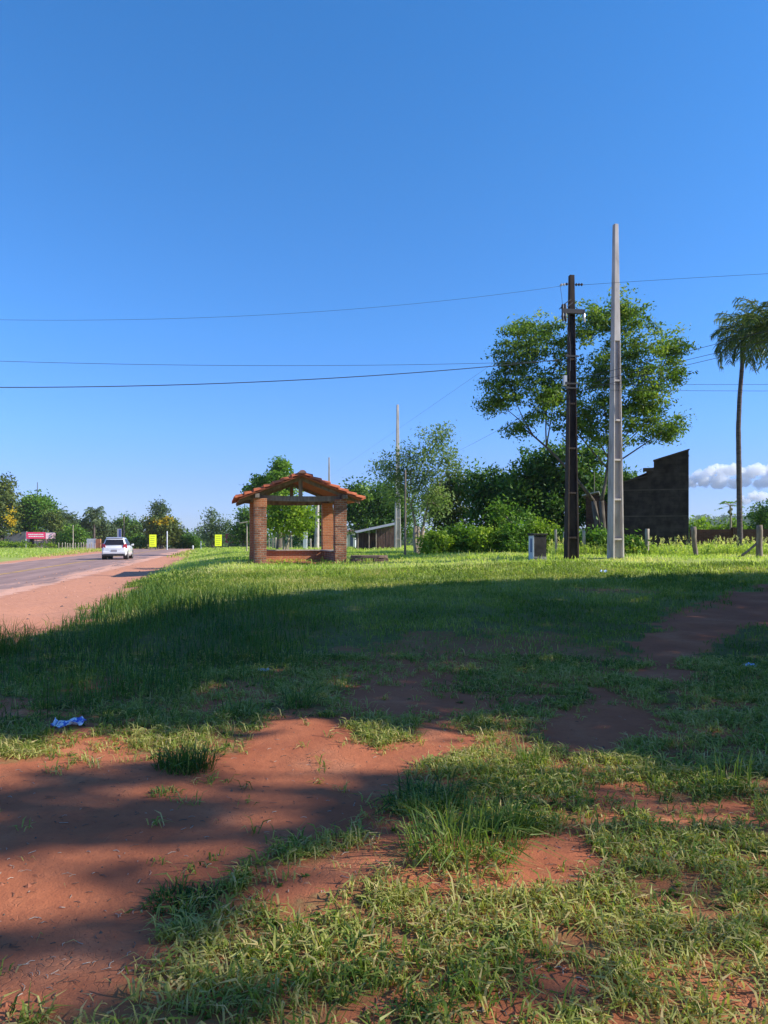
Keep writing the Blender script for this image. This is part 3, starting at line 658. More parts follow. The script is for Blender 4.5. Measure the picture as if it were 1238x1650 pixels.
# ------------------------------------------------------------------ poles
def hpole(label, bx, by, H, w0, d0, w1, d1, rot, mat, solid=0.64, nrib=6, group=None):
    """tapering concrete pole, H section below and solid above; returns its Empty"""
    t = thing('utility_pole', label, 'utility pole', (bx, by, gz(bx, by)), rot, group)
    def wd(z): k = z/H; return (w0+(w1-w0)*k)/2, (d0+(d1-d0)*k)/2
    def seg(mb, z0, z1, fx0, fx1, fy):
        (a0, b0), (a1, b1) = wd(z0), wd(z1)
        mb.hexa([(fx0*a0, -b0*fy, z0), (fx1*a0, -b0*fy, z0), (fx1*a0, b0*fy, z0), (fx0*a0, b0*fy, z0), (fx0*a1, -b1*fy, z1), (fx1*a1, -b1*fy, z1), (fx1*a1, b1*fy, z1), (fx0*a1, b1*fy, z1)])
    zs = H*solid; mb = MB()
    seg(mb, zs, H, -1, 1, 1.0)
    seg(mb, -0.4, zs, -1, -0.70, 1.0); seg(mb, -0.4, zs, 0.70, 1, 1.0)
    part('shaft', mb, mat, t, bevel=0.012)
    mb = MB(); seg(mb, -0.4, zs, -0.69, 0.69, 0.35); part('web', mb, mat, t)
    for k in range(nrib):
        z = zs*(k+0.5)/(nrib-0.5)
        if z > zs-0.2: continue
        mb = MB(); (a, b) = wd(z); mb.box(-a*0.695, a*0.695, -b*0.93, b*0.93, z-0.032, z+0.032); part('rib', mb, mat, t)
    return t
hp = hpole('tall pale concrete pole, the tallest, standing beside the dark pole', PX(992, 26.3), 26.3, 11.9, 0.46, 0.40, 0.15, 0.15, math.radians(16), M['concrete'], 0.65, 6)
dp = hpole('dark weathered utility pole carrying a crossarm and wires', PX(921, 26.0), 26.0, 10.0, 0.44, 0.36, 0.17, 0.17, math.radians(8), M['pole_dark'], 0.86, 6)
DPX, DPY, DPZ = PX(921, 26.0), 26.0, gz(PX(921, 26.0), 26.0)
lz = lambda py: PZ(py, 26.0)-DPZ
# crossarm with insulators, and the strain insulators at the top
mb = MB(); mb.box(-0.42, 0.40, -0.24, -0.14, lz(508), lz(501)); part('crossarm', mb, M['metal_dark'], dp)
for x in (-0.40, -0.30, 0.38):
    mb = MB(); z = lz(508)
    if x < 0.3:
        mb.tube([(x, -0.19, z+0.15), (x, -0.19, z+0.28), (x, -0.19, z+0.32)], [0.05, 0.045, 0.02], 8)
    mb.tube([(x, -0.21, z), (x-0.02, -0.23, z-0.12), (x+0.01, -0.23, z-0.30)], [0.035, 0.05, 0.03], 8)
    part('insulator', mb, M['porcelain'] if x > 0.3 else M['metal_dark'], dp)
for s in (-1, 1):
    for k in range(3):
        mb = MB(); x = s*(0.16+0.10*k)+ (-0.03 if s < 0 else 0); z = lz(459)+(-0.012*k*1.5 if s < 0 else 0.005*k)
        mb.tube([(x-s*0.045, -0.05, z), (x-s*0.02, -0.05, z), (x, -0.05, z), (x+s*0.03, -0.05, z), (x+s*0.055, -0.05, z)], [0.015, 0.045, 0.055, 0.03, 0.012], 8)
        part('insulator', mb, M['porcelain'] if s < 0 and k else M['metal_dark'], dp)
mb = MB(); mb.tube([(-0.05, -0.12, lz(484)), (-0.30, -0.18, lz(492)), (-0.52, -0.2, lz(502))], 0.018, 5); mb.tube([(-0.02, -0.15, lz(490)), (-0.22, -0.2, lz(497))], 0.02, 5); part('cable_bracket', mb, M['metal_dark'], dp)
mb = MB(); mb.tube([(-0.46, -0.1, lz(462)), (-0.42, -0.16, lz(480)), (-0.40, -0.19, lz(497))], 0.007, 4); mb.tube([(-0.40, -0.2, lz(508)), (-0.25, -0.2, lz(530)), (-0.10, -0.18, lz(560)), (-0.12, -0.2, lz(600))], 0.009, 4); part('jumper_wire', mb, M['wire'], dp)
for py in (576, 620, 627):
    mb = MB(); z = lz(py); a = 0.20
    mb.box(-a, a, -0.21, -0.185, z-0.025, z+0.025); mb.box(-a-0.1, -a, -0.24, -0.16, z-0.04, z+0.05); part('clamp', mb, M['metal_dark'], dp)
mb = MB(); mb.box(-0.30, -0.20, -0.1, 0.05, lz(622), lz(606)); part('junction_box', mb, M['wall_white'], dp)
z6 = gz(PX(641, 60), 60)
hpole('slender pale concrete pole beyond the stone slab, taller than the shelter', PX(641, 60), 60, PZ(652, 60)-z6, 0.48, 0.4, 0.16, 0.16, math.radians(14), M['concrete'], 0.65, 5)
z9 = gz(PX(530.5, 97), 97)
hpole('farthest concrete pole, its tip rising behind the shelter roof', PX(530.5, 97), 97, PZ(737, 97)-z9, 0.5, 0.4, 0.18, 0.18, 0, M['concrete'], 0.65, 4)
def post(name, label, cat, px, d, top, r0, r1, mat, lean=0.0, group=None, base=None, n=7, knots=0.0, seed=0):
    x = PX(px, d); z = gz(x, d); H = PZ(top, d)-z
    t = thing(name, label, cat, (x, d, z), 0, group); mb = MB(); rr = random.Random(seed+int(px)); k = 7
    pts = [(lean*H*i/k+rr.uniform(-1, 1)*knots, rr.uniform(-1, 1)*knots, -0.25+(H+0.25)*i/k) for i in range(k+1)]
    mb.tube(pts, [(r0+(r1-r0)*i/k)*rr.uniform(0.93, 1.07) for i in range(k+1)], n); part('shaft', mb, mat, t, smooth=True)
    return t
post('wooden_pole', 'thin bare wooden pole right of the slender concrete pole', 'pole', 653, 37, 757, 0.065, 0.04, M['wood_old'], 0.003)
post('wooden_pole', 'short pale pole seen through the opening of the shelter', 'pole', 510.5, 66, 790, 0.24, 0.13, M['concrete'], 0.02)

# ------------------------------------------------------------------ wires
def wire(label, a, b, mid, r, n=40):
    A, B = P(*a), P(*b); k = (mid[0]-CX)/F
    tt = (k*A[1]-A[0])/((B[0]-A[0])-k*(B[1]-A[1])); q = A+(B-A)*tt
    sag = (q[2]-PZ(mid[1], q[1]))/(4*tt*(1-tt)); pts = []
    for i in range(n+1):
        s = i/n; p_ = A+(B-A)*s; pts.append((p_[0], p_[1], p_[2]-sag*4*s*(1-s)))
    mb = MB(); mb.tube([tuple(np.array(p_)-A) for p_ in pts], r, 5)
    o = part('power_line', mb, M['wire'], smooth=True); o.location = A; tag(o, label, 'power line', 'power lines strung from the dark pole'); return o
wire('highest thin wire crossing the sky from the dark pole over the road', (904, 461, 26), (-260, 507, 22), (500, 503), 0.0048)
wire('thin middle wire sagging across the sky toward the road side', (915, 581, 26), (-260, 572, 22), (400, 589), 0.0065)
wire('thick black cable, lowest of those crossing the sky toward the road', (915, 578, 26), (-260, 621, 22), (350, 618), 0.014)
wire('single wire climbing from the dark pole top past the tallest pole', (940, 459, 26), (1600, 425, 23), (1238, 441), 0.0055)
wire('upper wire rising across the palm crown from behind the tree', (927, 612, 26), (1600, 440, 22), (1238, 533), 0.008)
wire('second wire rising across the palm crown, just below the upper one', (927, 622, 26), (1600, 462, 22), (1238, 549), 0.008)
wire('third wire rising toward the palm crown, lowest of the rising ones', (927, 632, 26), (1600, 478, 22), (1159, 576), 0.008)
wire('upper of two level wires passing below the palm crown', (927, 620, 26.2), (1600, 621, 25), (1238, 619.5), 0.006)
wire('lower of two level wires passing below the palm crown', (927, 628, 26.2), (1600, 629, 25), (1238, 630), 0.006)
wire('faint wire running away from the dark pole past the slender pole', (914, 503, 26), (530, 768, 110), (690, 658), 0.005)
wire('faint wire running away low behind the dense dark trees', (914, 630, 26), (640, 762, 110), (790, 700), 0.006)

# ------------------------------------------------------------------ fence posts, meter pillar, slab
post('fence_post', 'thin pale fence post left of the dark utility pole', 'fence post', 897, 31, 853, 0.055, 0.05, M['wood_pale'], -0.03, 'fence posts along the weedy lot', knots=0.012)
post('fence_post', 'pale leaning fence post between the dark and the tallest pole', 'fence post', 943, 31, 855, 0.07, 0.06, M['wood_pale'], -0.05, 'fence posts along the weedy lot', knots=0.012)
post('fence_post', 'pale forked top fence post in front of the dark wall', 'fence post', 1042, 31, 852, 0.085, 0.095, M['wood_pale'], 0.03, 'fence posts along the weedy lot', knots=0.012)
post('fence_post', 'crooked dark fence post below the corner of the dark wall', 'fence post', 1122, 30, 849, 0.085, 0.11, M['wood_old'], -0.11, 'fence posts along the weedy lot', knots=0.022)
post('fence_post', 'stub of a pale fence post hidden in weeds behind the dark pole', 'fence post', 909, 32, 857, 0.05, 0.045, M['wood_pale'], 0.0, 'fence posts along the weedy lot', knots=0.01)
fp = post('fence_post', 'thick grey strainer post propped by a diagonal brace', 'fence post', 1224, 27.5, 846, 0.115, 0.12, M['wood_old'], -0.01, 'fence posts along the weedy lot', knots=0.012)
mb = MB(); mb.tube([(-0.85, 0.05, -0.08), (-0.4, 0.03, 0.25), (-0.07, 0.0, 0.55)], [0.05, 0.047, 0.042], 7); part('brace', mb, M['wood_old'], fp, smooth=True)

x, d = PX(867, 25.6), 25.6; z = gz(x, d)
mp_ = thing('meter_pillar', 'small soot black meter pillar with a whitewashed side', 'meter pillar', (x, d, z), math.radians(12))
H = PZ(863, 25.6)-z
mb = MB(); mb.box(-0.235, 0.225, -0.21, 0.21, -0.3, H); part('body', mb, M['soot'], mp_, bevel=0.012)
mb = MB(); mb.box(-0.252, -0.237, -0.212, 0.212, -0.2, H-0.002); part('side_render', mb, M['wall_white'], mp_, label='whitewashed side face')
mb = MB(); mb.box(-0.262, -0.254, -0.09, 0.06, 0.28, H-0.10); part('meter_door', mb, flat_mat('blue_door', (0.07, 0.12, 0.26), 0.5), mp_)
mb = MB(); mb.box(-0.29, 0.26, -0.25, 0.25, H+0.003, H+0.075); part('cap', mb, M['soot'], mp_, bevel=0.02)
mb = MB(); mb.box(-0.236, 0.226, -0.218, -0.212, -0.1, 0.13); part('plinth_render', mb, rough_mat('render_stain', [(0.4, (0.05, 0.045, 0.045)), (0.65, (0.3, 0.28, 0.27))], 6), mp_)

x, d = PX(595, 28.5), 28.5; z = gz(x, d)
sl = thing('stone_slab', 'broken brown masonry slab lying flat on the sunlit grass', 'slab', (x, d, z), math.radians(4))
rr = random.Random(4); n = 14; poly = []
for k in range(n):
    an = 2*math.pi*k/n; poly.append((0.74*math.copysign(abs(math.cos(an))**0.5, math.cos(an))*rr.uniform(.93, 1.04), 0.42*math.copysign(abs(math.sin(an))**0.6, math.sin(an))*rr.uniform(.9, 1.05)))
mb = MB(); mb.prism(poly, 'z', 0.19, 0.29); part('slab_top', mb, M['stone'], sl, bevel=0.015)
mb = MB()
for k in range(26):
    an = 2*math.pi*k/26; cx, cy = 0.66*math.copysign(abs(math.cos(an))**0.5, math.cos(an)), 0.36*math.copysign(abs(math.sin(an))**0.6, math.sin(an)); s = rr.uniform(.05, .09)
    mb.box(cx-s, cx+s, cy-s, cy+s, -0.1, rr.uniform(0.14, 0.187))
part('footing', mb, M['stone'], sl, bevel=0.01)

# ------------------------------------------------------------------ dark house, brick annex, low brick wall
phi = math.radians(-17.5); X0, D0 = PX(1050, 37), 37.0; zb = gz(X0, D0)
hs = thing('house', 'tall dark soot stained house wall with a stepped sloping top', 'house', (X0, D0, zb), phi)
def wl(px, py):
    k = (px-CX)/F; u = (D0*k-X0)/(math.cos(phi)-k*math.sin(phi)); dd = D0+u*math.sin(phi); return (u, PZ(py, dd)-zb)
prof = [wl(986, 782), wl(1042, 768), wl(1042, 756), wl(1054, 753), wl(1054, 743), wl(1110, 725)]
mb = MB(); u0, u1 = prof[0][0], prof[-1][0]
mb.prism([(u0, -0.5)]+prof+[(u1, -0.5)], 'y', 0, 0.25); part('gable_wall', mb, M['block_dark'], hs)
cap = MB()
for a, b in ((0, 1), (4, 5)):
    (xa, za), (xb, zb_) = prof[a], prof[b]
    cap.hexa([(xa-0.03, -0.05, za), (xb+0.04, -0.05, zb_), (xb+0.04, 0.30, zb_), (xa-0.03, 0.30, za), (xa-0.03, -0.05, za+0.06), (xb+0.04, -0.05, zb_+0.06), (xb+0.04, 0.30, zb_+0.06), (xa-0.03, 0.30, za+0.06)])
(xa, za), (xb, zb_) = prof[2], prof[3]; cap.box(xa-0.16, xb-0.01, -0.06, 0.31, za-0.10, za+0.06)
part('coping', cap, M['wall_dark'], hs)
mb = MB()
for q in (0.36, 0.62):
    zq = prof[-1][1]*q; mb.box(u0+0.01, u1-0.01, -0.007, -0.001, zq-0.03, zq+0.03)
part('ledge_band', mb, M['wall_dark'], hs)
mb = MB(); mb.box(u0+0.01, u0+0.25, 0.251, 6.5, -0.5, prof[0][1]-0.15); mb.box(u1-0.25, u1-0.01, 0.251, 6.5, -0.5, prof[-1][1]-0.3); mb.box(u0+0.251, u1-0.251, 6.26, 6.5, -0.5, prof[0][1]-0.15); part('side_walls', mb, M['wall_dark'], hs)
mb = MB(); mb.hexa([(u0-0.1, 0.26, prof[0][1]-0.14), (u1+0.05, 0.26, prof[-1][1]-0.28), (u1+0.05, 6.8, prof[-1][1]-0.28), (u0-0.1, 6.8, prof[0][1]-0.14), (u0-0.1, 0.26, prof[0][1]-0.09), (u1+0.05, 0.26, prof[-1][1]-0.23), (u1+0.05, 6.8, prof[-1][1]-0.23), (u0-0.1, 6.8, prof[0][1]-0.09)]); part('roof', mb, M['clay_old'], hs)
X1, D1 = PX(962, 38), 38.0; z1 = gz(X1, D1)
an_ = thing('brick_annex', 'low dark brick annex between the dark pole and the tallest pole', 'annex', (X1, D1, z1), phi)
hz = lambda py: PZ(py, 38)-z1
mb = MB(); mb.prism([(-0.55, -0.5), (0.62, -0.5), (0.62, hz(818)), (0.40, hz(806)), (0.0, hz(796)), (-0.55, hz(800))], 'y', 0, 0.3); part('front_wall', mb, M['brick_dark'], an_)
mb = MB(); mb.box(-0.55, -0.30, 0.301, 3, -0.5, hz(806)); mb.box(0.37, 0.62, 0.301, 3, -0.5, hz(822)); part('side_wall', mb, M['brick_dark'], an_)
mb = MB(); mb.hexa([(-0.75, -0.12, hz(799)), (0.1, -0.12, hz(793)), (0.1, 3.1, hz(793)), (-0.75, 3.1, hz(799)), (-0.75, -0.12, hz(799)+.06), (0.1, -0.12, hz(793)+.06), (0.1, 3.1, hz(793)+.06), (-0.75, 3.1, hz(799)+.06)]); part('roof', mb, M['tin'], an_)
mb = MB(); mb.tube([(0.30, -0.04, hz(818)), (0.30, -0.04, hz(803))], 0.03, 6); mb.tube([(-0.12, 0.15, hz(797)), (-0.12, 0.15, hz(760))], 0.02, 5); part('pipe', mb, M['wood_pale'], an_)
XA, XB = PX(1113, 42), PX(1420, 42); z2 = gz((XA+XB)/2, 42)
lw = thing('brick_wall', 'low dark brick boundary wall behind the weeds and palm trunk', 'wall', (XA, 42, z2), math.radians(-6))
mb = MB(); mb.box(0, XB-XA, 0, 0.2, -0.6, PZ(853, 42)-z2)
part('wall', mb, M['brick_dark'], lw)
mb = MB()
for q in (2.45, 5.4, 8.4): mb.box(q-0.17, q+0.17, -0.08, 0.28, -0.6, PZ(850, 42)-z2)
part('pier', mb, M['brick_dark'], lw)

# ------------------------------------------------------------------ shed, hut, frame, posts behind the shelter
d = 62; X0s = PX(576, d); z0 = gz(PX(605, d), d)
shd = thing('shed', 'low plank shed under a tilted tin roof beyond the slab', 'shed', (X0s, d, z0), math.radians(5))
wx = PX(640, d)-X0s; zl, zr = PZ(858, d)-z0, PZ(844, d)-z0
mb = MB(); mb.hexa([(-0.1, -0.5, zl-.05), (wx+.2, -0.5, zr), (wx+.2, 2.8, zr+.15), (-0.1, 2.8, zl+.1), (-0.1, -0.5, zl), (wx+.2, -0.5, zr+.05), (wx+.2, 2.8, zr+.2), (-0.1, 2.8, zl+.15)]); part('roof', mb, M['tin'], shd)
mb = MB(); rr = random.Random(8); x = 1.6
while x < wx-0.02:
    ww = rr.uniform(.12, .2); mb.box(x, min(x+ww-.012, wx), rr.uniform(-.01, .01), 0.03, -0.2, zl+(zr-zl)*x/wx-rr.uniform(.06, .1)); x += ww
part('plank_wall', mb, M['wood_shed'], shd)
mb = MB(); x = 0.06
while x < 1.6:
    mb.box(x, x+.13, 1.2+rr.uniform(-.01, .01), 1.24, -0.2, zl-.15-rr.uniform(0, .3)); x += rr.uniform(.14, .3)
mb.box(0.02, wx, 2.5, 2.54, -0.2, zl-0.02); mb.box(wx-.04, wx, 0.031, 2.49, -0.2, zr-.12); part('back_wall', mb, M['wood_shed'], shd)
for x in (0.02, 0.95, 1.55): mb = MB(); mb.tube([(x, -0.25, -0.2), (x+.02, -0.25, zl+(zr-zl)*x/wx-.06)], 0.055, 6); part('post', mb, M['wood_old'], shd)
d = 78; xh = PX(566, d); zh = gz(xh, d)
ht = thing('hut', 'small whitewashed hut partly hidden between shelter and shed', 'hut', (xh, d, zh))
mb = MB(); mb.box(-0.55, 0.45, 0, 2.2, -0.3, PZ(857, d)-zh); part('wall', mb, M['wall_white'], ht)
mb = MB(); mb.box(-0.1, 0.22, -0.03, -0.002, -0.1, PZ(862, d)-zh); part('door', mb, flat_mat('door_blue', (0.04, 0.07, 0.16), 0.5), ht)
mb = MB(); mb.hexa([(-0.75, -0.3, PZ(857, d)-zh+.003), (0.65, -0.3, PZ(857, d)-zh+.003), (0.65, 2.5, PZ(854, d)-zh), (-0.75, 2.5, PZ(854, d)-zh), (-0.75, -0.3, PZ(856, d)-zh), (0.65, -0.3, PZ(856, d)-zh), (0.65, 2.5, PZ(853, d)-zh), (-0.75, 2.5, PZ(853, d)-zh)]); part('roof', mb, M['clay_old'], ht)
d = 52; xf = PX(398, d); zf = gz(xf, d)
fr = thing('goal_frame', 'crude frame of thin posts and a bent crossbar behind the shelter', 'frame', (xf, d, zf))
mb = MB(); mb.tube([(0, 0, -.2), (0.01, 0, PZ(843, d)-zf)], [0.05, 0.035], 6); part('post', mb, M['wood_pale'], fr)
xe = PX(465, d)-xf; mb = MB(); mb.tube([(xe, 0, -.2), (xe, 0, PZ(845, d)-zf)], [0.05, 0.035], 6); part('post', mb, M['wood_pale'], fr)
mb = MB(); mb.tube([tuple(P(a, b, d-0.05)-np.array([xf, d, zf])) for a, b in ((386, 843), (405, 840), (429, 838.5), (450, 841), (466, 845))], 0.04, 6); part('crossbar', mb, M['wood_pale'], fr)
for i, (px, top, w_) in enumerate(((423, 866, .06), (434, 863, .06), (440, 864, .08), (444.5, 866, .10), (453.5, 865, .07), (470, 862, .08), (501, 868, .07))):
    post('fence_post', 'weathered pale fence post seen through the shelter opening', 'fence post', px, 64, top, w_, w_*.9, M['wood_pale'], rr.uniform(-.02, .02), 'pale fence posts seen through the shelter')
d = 64; xg = PX(492, d); zg = gz(xg, d)
gp = thing('gate_pillar', 'white gate pillar seen through the shelter, thicker than the posts', 'pillar', (xg, d, zg))
mb = MB(); mb.box(-.17, .17, -.17, .17, -.3, PZ(855, d)-zg); part('shaft', mb, M['wall_white'], gp, bevel=.02)
mb = MB(); mb.box(-.21, .21, -.21, .21, PZ(855, d)-zg+.002, PZ(853, d)-zg); part('cap', mb, M['wall_white'], gp)

# ------------------------------------------------------------------ signs
def textbars(mat, parent, x0, x1, z0, z1, y, rows, rr, fill=(0.75, 1.0)):
    """rows of word-like strokes, too far to read in the photograph"""
    rh = (z1-z0)/rows
    for k in range(rows):
        mb = MB(); z = z1-rh*(k+0.5); x = x0+(x1-x0)*rr.uniform(0, .08); end = x0+(x1-x0)*rr.uniform(*fill)
        while x < end-0.03:
            ww = min(rr.uniform(.06, .16)*(x1-x0), end-x); mb.box(x, x+ww*.85, y-.008, y, z-rh*.22, z+rh*.22); x += ww
        part('text_line', mb, mat, parent)
def board(name, label, cat, px0, px1, py0, py1, d, mat, ink, rows, legs=True, rz=0, seed=1):
    xc = PX((px0+px1)/2, d); z = gz(xc, d); hw = (px1-px0)/2/F*d; z0, z1 = PZ(py1, d)-z, PZ(py0, d)-z
    t = thing(name, label, cat, (xc, d, z), rz)
    mb = MB(); mb.box(-hw, hw, -.025, .025, z0, z1); part('board', mb, mat, t, bevel=.006)
    if ink: textbars(ink, t, -hw*.78, hw*.78, z0+(z1-z0)*.08, z1-(z1-z0)*.06, -.027, rows, random.Random(seed))
    if legs:
        for s in (-1, 1): mb = MB(); mb.box(s*hw*.8-.035, s*hw*.8+.035, .027, .09, -.3, z1-.03); part('leg', mb, M['metal_dark'], t)
    return t
board('road_sign', 'bright yellow upright sign left of the road, beside the tree', 'sign', 241, 252, 861.5, 881, 96, M['sign_yellow'], M['sign_ink'], 5, rz=.45, seed=2)
board('road_sign', 'bright yellow upright sign on the grass next to the maroon board', 'sign', 346.5, 357.5, 861.5, 880, 88, M['sign_yellow'], M['sign_ink'], 5, rz=.45, seed=3)
board('notice_board', 'wide dark maroon board behind the left of the shelter', 'sign', 363.5, 404, 860, 875, 86, M['sign_maroon'], flat_mat('maroon_ink', (0.30, .20, .24)), 3, seed=4)

# ------------------------------------------------------------------ across the road on the far left
d = 116; x0, x1 = PX(-60, d), PX(43, d); z = gz(x1, d)
gw = thing('boundary_wall', 'grey rendered boundary wall under the dark trees across the road', 'wall', (x0, d, z), 0)
mb = MB(); mb.prism([(0, -.6), (x1-x0, -.6), (x1-x0, PZ(856, d)-z), ((x1-x0)*.75, PZ(861, d)-z), (0, PZ(866, d)-z)], 'y', 0, .2); part('wall', mb, M['wall_grey'], gw)
d = 112; x0 = PX(43, d); z = gz(x0, d); sc = d/F
st = thing('roadside_stall', 'small roadside stall with a red and pink fascia across the road', 'stall', (x0, d, z), .35)
q = lambda px: (px-43)*sc
mb = MB(); mb.box(q(43.5), q(71.5), -.9, -.84, PZ(868, d)-z, PZ(857.5, d)-z); part('fascia_board', mb, M['sign_red'], st)
mb = MB(); mb.box(q(72), q(86), -.9, -.84, PZ(868, d)-z, PZ(859, d)-z); part('fascia_board', mb, M['sign_pink'], st, label='pink fascia board')
textbars(M['sign_white'], st, q(46), q(70), PZ(866, d)-z, PZ(859.5, d)-z, -.902, 2, random.Random(3), (.9, 1.0)); textbars(M['sign_white'], st, q(74), q(84), PZ(864.5, d)-z, PZ(862.5, d)-z, -.902, 1, random.Random(4), (.7, .8))
mb = MB(); mb.box(q(44), q(86), 0, 2.4, -.5, PZ(866.5, d)-z); part('wall', mb, M['sign_pink'], st)
mb = MB(); mb.box(q(47.5), q(54), -.04, -.003, -.3, PZ(867, d)-z); part('doorway', mb, M['dark_void'], st)
mb = MB(); mb.box(q(43), q(87), -.82, 2.5, PZ(858.5, d)-z, PZ(857.8, d)-z); part('roof', mb, M['tin'], st)
for a in (43, 58, 86.3): mb = MB(); mb.box(q(a)-.05, q(a)+.05, -.84+.003, -.74, -.5, PZ(858.6, d)-z); part('post', mb, M['wall_white'] if a < 50 else M['metal_dark'], st)
for i in range(14):
    px = 96+i*4.4+rr.uniform(-1, 1); dd = 100
    post('picket', 'thin pale picket of the stick fence across the road', 'fence post', px, dd, 874.5+rr.uniform(-1, 1.5), .06, .05, M['wood_pale'], rr.uniform(-.05, .05), 'pickets of the stick fence across the road', n=5)
d = 104; x0 = PX(140, d); z = gz(x0, d)
ww_ = thing('garden_wall', 'short pale wall end with a brick pier behind the white car', 'wall', (x0, d, z))
mb = MB(); mb.box(0, PX(154.5, d)-x0, 0, .2, -.5, PZ(868, d)-z); part('wall', mb, M['wall_white'], ww_)
mb = MB(); mb.box(PX(154.7, d)-x0, PX(162, d)-x0, -.03, .3, -.5, PZ(868.5, d)-z); part('pier', mb, M['brick_clean'], ww_)
post('street_pole', 'thin pale pole standing in the stick fence across the road', 'pole', 118, 101, 846, .07, .05, M['wood_pale'])
post('street_pole', 'mast with a thin tip rising above the bright green tree', 'pole', 60.5, 121, 777, .12, .05, M['metal_dark'])
t = post('street_pole', 'wooden pole with a short arm left of the yellow flowering tree', 'pole', 238, 108, 832, .16, .11, M['wood_old'])
mb = MB(); mb.box(-.6, .6, -.2, -.1, PZ(842, 108)-t.location.z, PZ(840.8, 108)-t.location.z); part('crossarm', mb, M['wood_old'], t)
post('street_pole', 'thin grey mast behind the white car', 'pole', 200, 112, 831, .11, .08, M['wood_old'])
post('street_pole', 'slim white pole in front of the yellow flowering tree', 'pole', 269.5, 94, 856, .08, .07, M['wall_white'])
post('marker_post', 'short white marker post at the bend of the road', 'marker post', 311, 98, 879, .10, .10, M['wall_white'])
post('marker_post', 'short white marker post nearest the grassy brow', 'marker post', 324, 104, 872, .07, .07, M['wall_white'])
d = 116; x = PX(192.5, d); z = gz(x, d)
t = thing('road_sign', 'small blue and white sign just above the car roof', 'sign', (x, d, z)); mb = MB(); mb.box(-.32, .32, -.02, .02, PZ(866, d)-z, PZ(852, d)-z); part('board', mb, M['wall_white'], t)
mb = MB(); mb.box(-.05, .3, -.035, -.022, PZ(865, d)-z, PZ(853, d)-z); part('blue_panel', mb, flat_mat('sign_blue', (.08, .13, .4)), t); mb = MB(); mb.box(-.04, .04, .022, .09, -.3, PZ(853, d)-z); part('leg', mb, M['metal_dark'], t)

# ------------------------------------------------------------------ white hatchback (local y forward, rear at y=0)
RCX = PX(184, 50)
car = thing('parked_car' if False else 'hatchback_car', 'white hatchback car driving away along the road', 'car', (RCX, 50, RZ+0.026), math.atan2(-RDIR[0], RDIR[1]))
mb = MB(); st_ = [(0.0, .70, .40, .80), (0.07, .79, .30, .92), (.5, .83, .25, .95), (1.2, .838, .22, .945), (2.2, .838, .22, .93), (2.9, .83, .22, .90), (3.4, .80, .25, .80), (3.75, .70, .32, .70), (3.85, .55, .40, .62)]
vs = []
for (y, hw, zb, zt) in st_:
    vs += [(-hw*.9, y, zb), (-hw, y, zb+.14), (-hw, y, zt-.16), (-hw*.93, y, zt), (hw*.93, y, zt), (hw, y, zt-.16), (hw, y, zb+.14), (hw*.9, y, zb)]
fs = [tuple(range(7, -1, -1)), tuple((len(st_)-1)*8+k for k in range(8))]
for i in range(len(st_)-1):
    for k in range(8): fs.append((i*8+k, i*8+(k+1) % 8, i*8+8+(k+1) % 8, i*8+8+k))
mb.add(vs, fs); body = part('body', mb, M['car_white'], car, bevel=.075, smooth=True)
B4 = [(-.78, .09, .90), (.78, .09, .90), (.76, 2.95, .89), (-.76, 2.95, .89)]; T4 = [(-.565, .36, 1.49), (.565, .36, 1.49), (.55, 2.0, 1.50), (-.55, 2.0, 1.50)]; 
mb = MB(); mb.hexa(B4+T4); part('cabin', mb, M['car_white'], car, bevel=.11, smooth=True)
def panel(a, b, c_, d_, u0, u1, v0, v1, out, name, mat):
    """a glass panel 6 mm proud of a cabin face: a-b bottom edge, d-c top edge"""
    a, b, c_, d_ = map(Vector, (a, b, c_, d_)); f = lambda u, v: (a.lerp(b, u)).lerp(d_.lerp(c_, u), v)
    nn = (b-a).cross(d_-a).normalized()*out; qs = [f(u0, v0), f(u1, v0), f(u1, v1), f(u0, v1)]
    mb = MB(); mb.hexa([p_-nn*.5 for p_ in qs]+[p_+nn for p_ in qs]); return part(name, mb, mat, car)
panel(B4[0], B4[1], T4[1], T4[0], .06, .94, .16, .78, .010, 'rear_window', M['car_glass'])
panel(B4[1], B4[2], T4[2], T4[1], .10, .46, .10, .86, .008, 'side_window', M['car_glass']); panel(B4[1], B4[2], T4[2], T4[1], .49, .86, .10, .86, .008, 'side_window', M['car_glass'])
panel(B4[3], B4[0], T4[0], T4[3], .14, .51, .10, .86, .008, 'side_window', M['car_glass']); panel(B4[3], B4[0], T4[0], T4[3], .54, .90, .10, .86, .008, 'side_window', M['car_glass'])
panel(B4[2], B4[3], T4[3], T4[2], .06, .94, .08, .92, .008, 'windscreen', M['car_glass'])
mb = MB(); mb.hexa([(-.58, .30, 1.46), (.58, .30, 1.46), (.58, .5, 1.49), (-.58, .5, 1.49), (-.56, .27, 1.50), (.56, .27, 1.50), (.56, .55, 1.525), (-.56, .55, 1.525)]); part('roof_spoiler', mb, M['car_white'], car, bevel=.01)
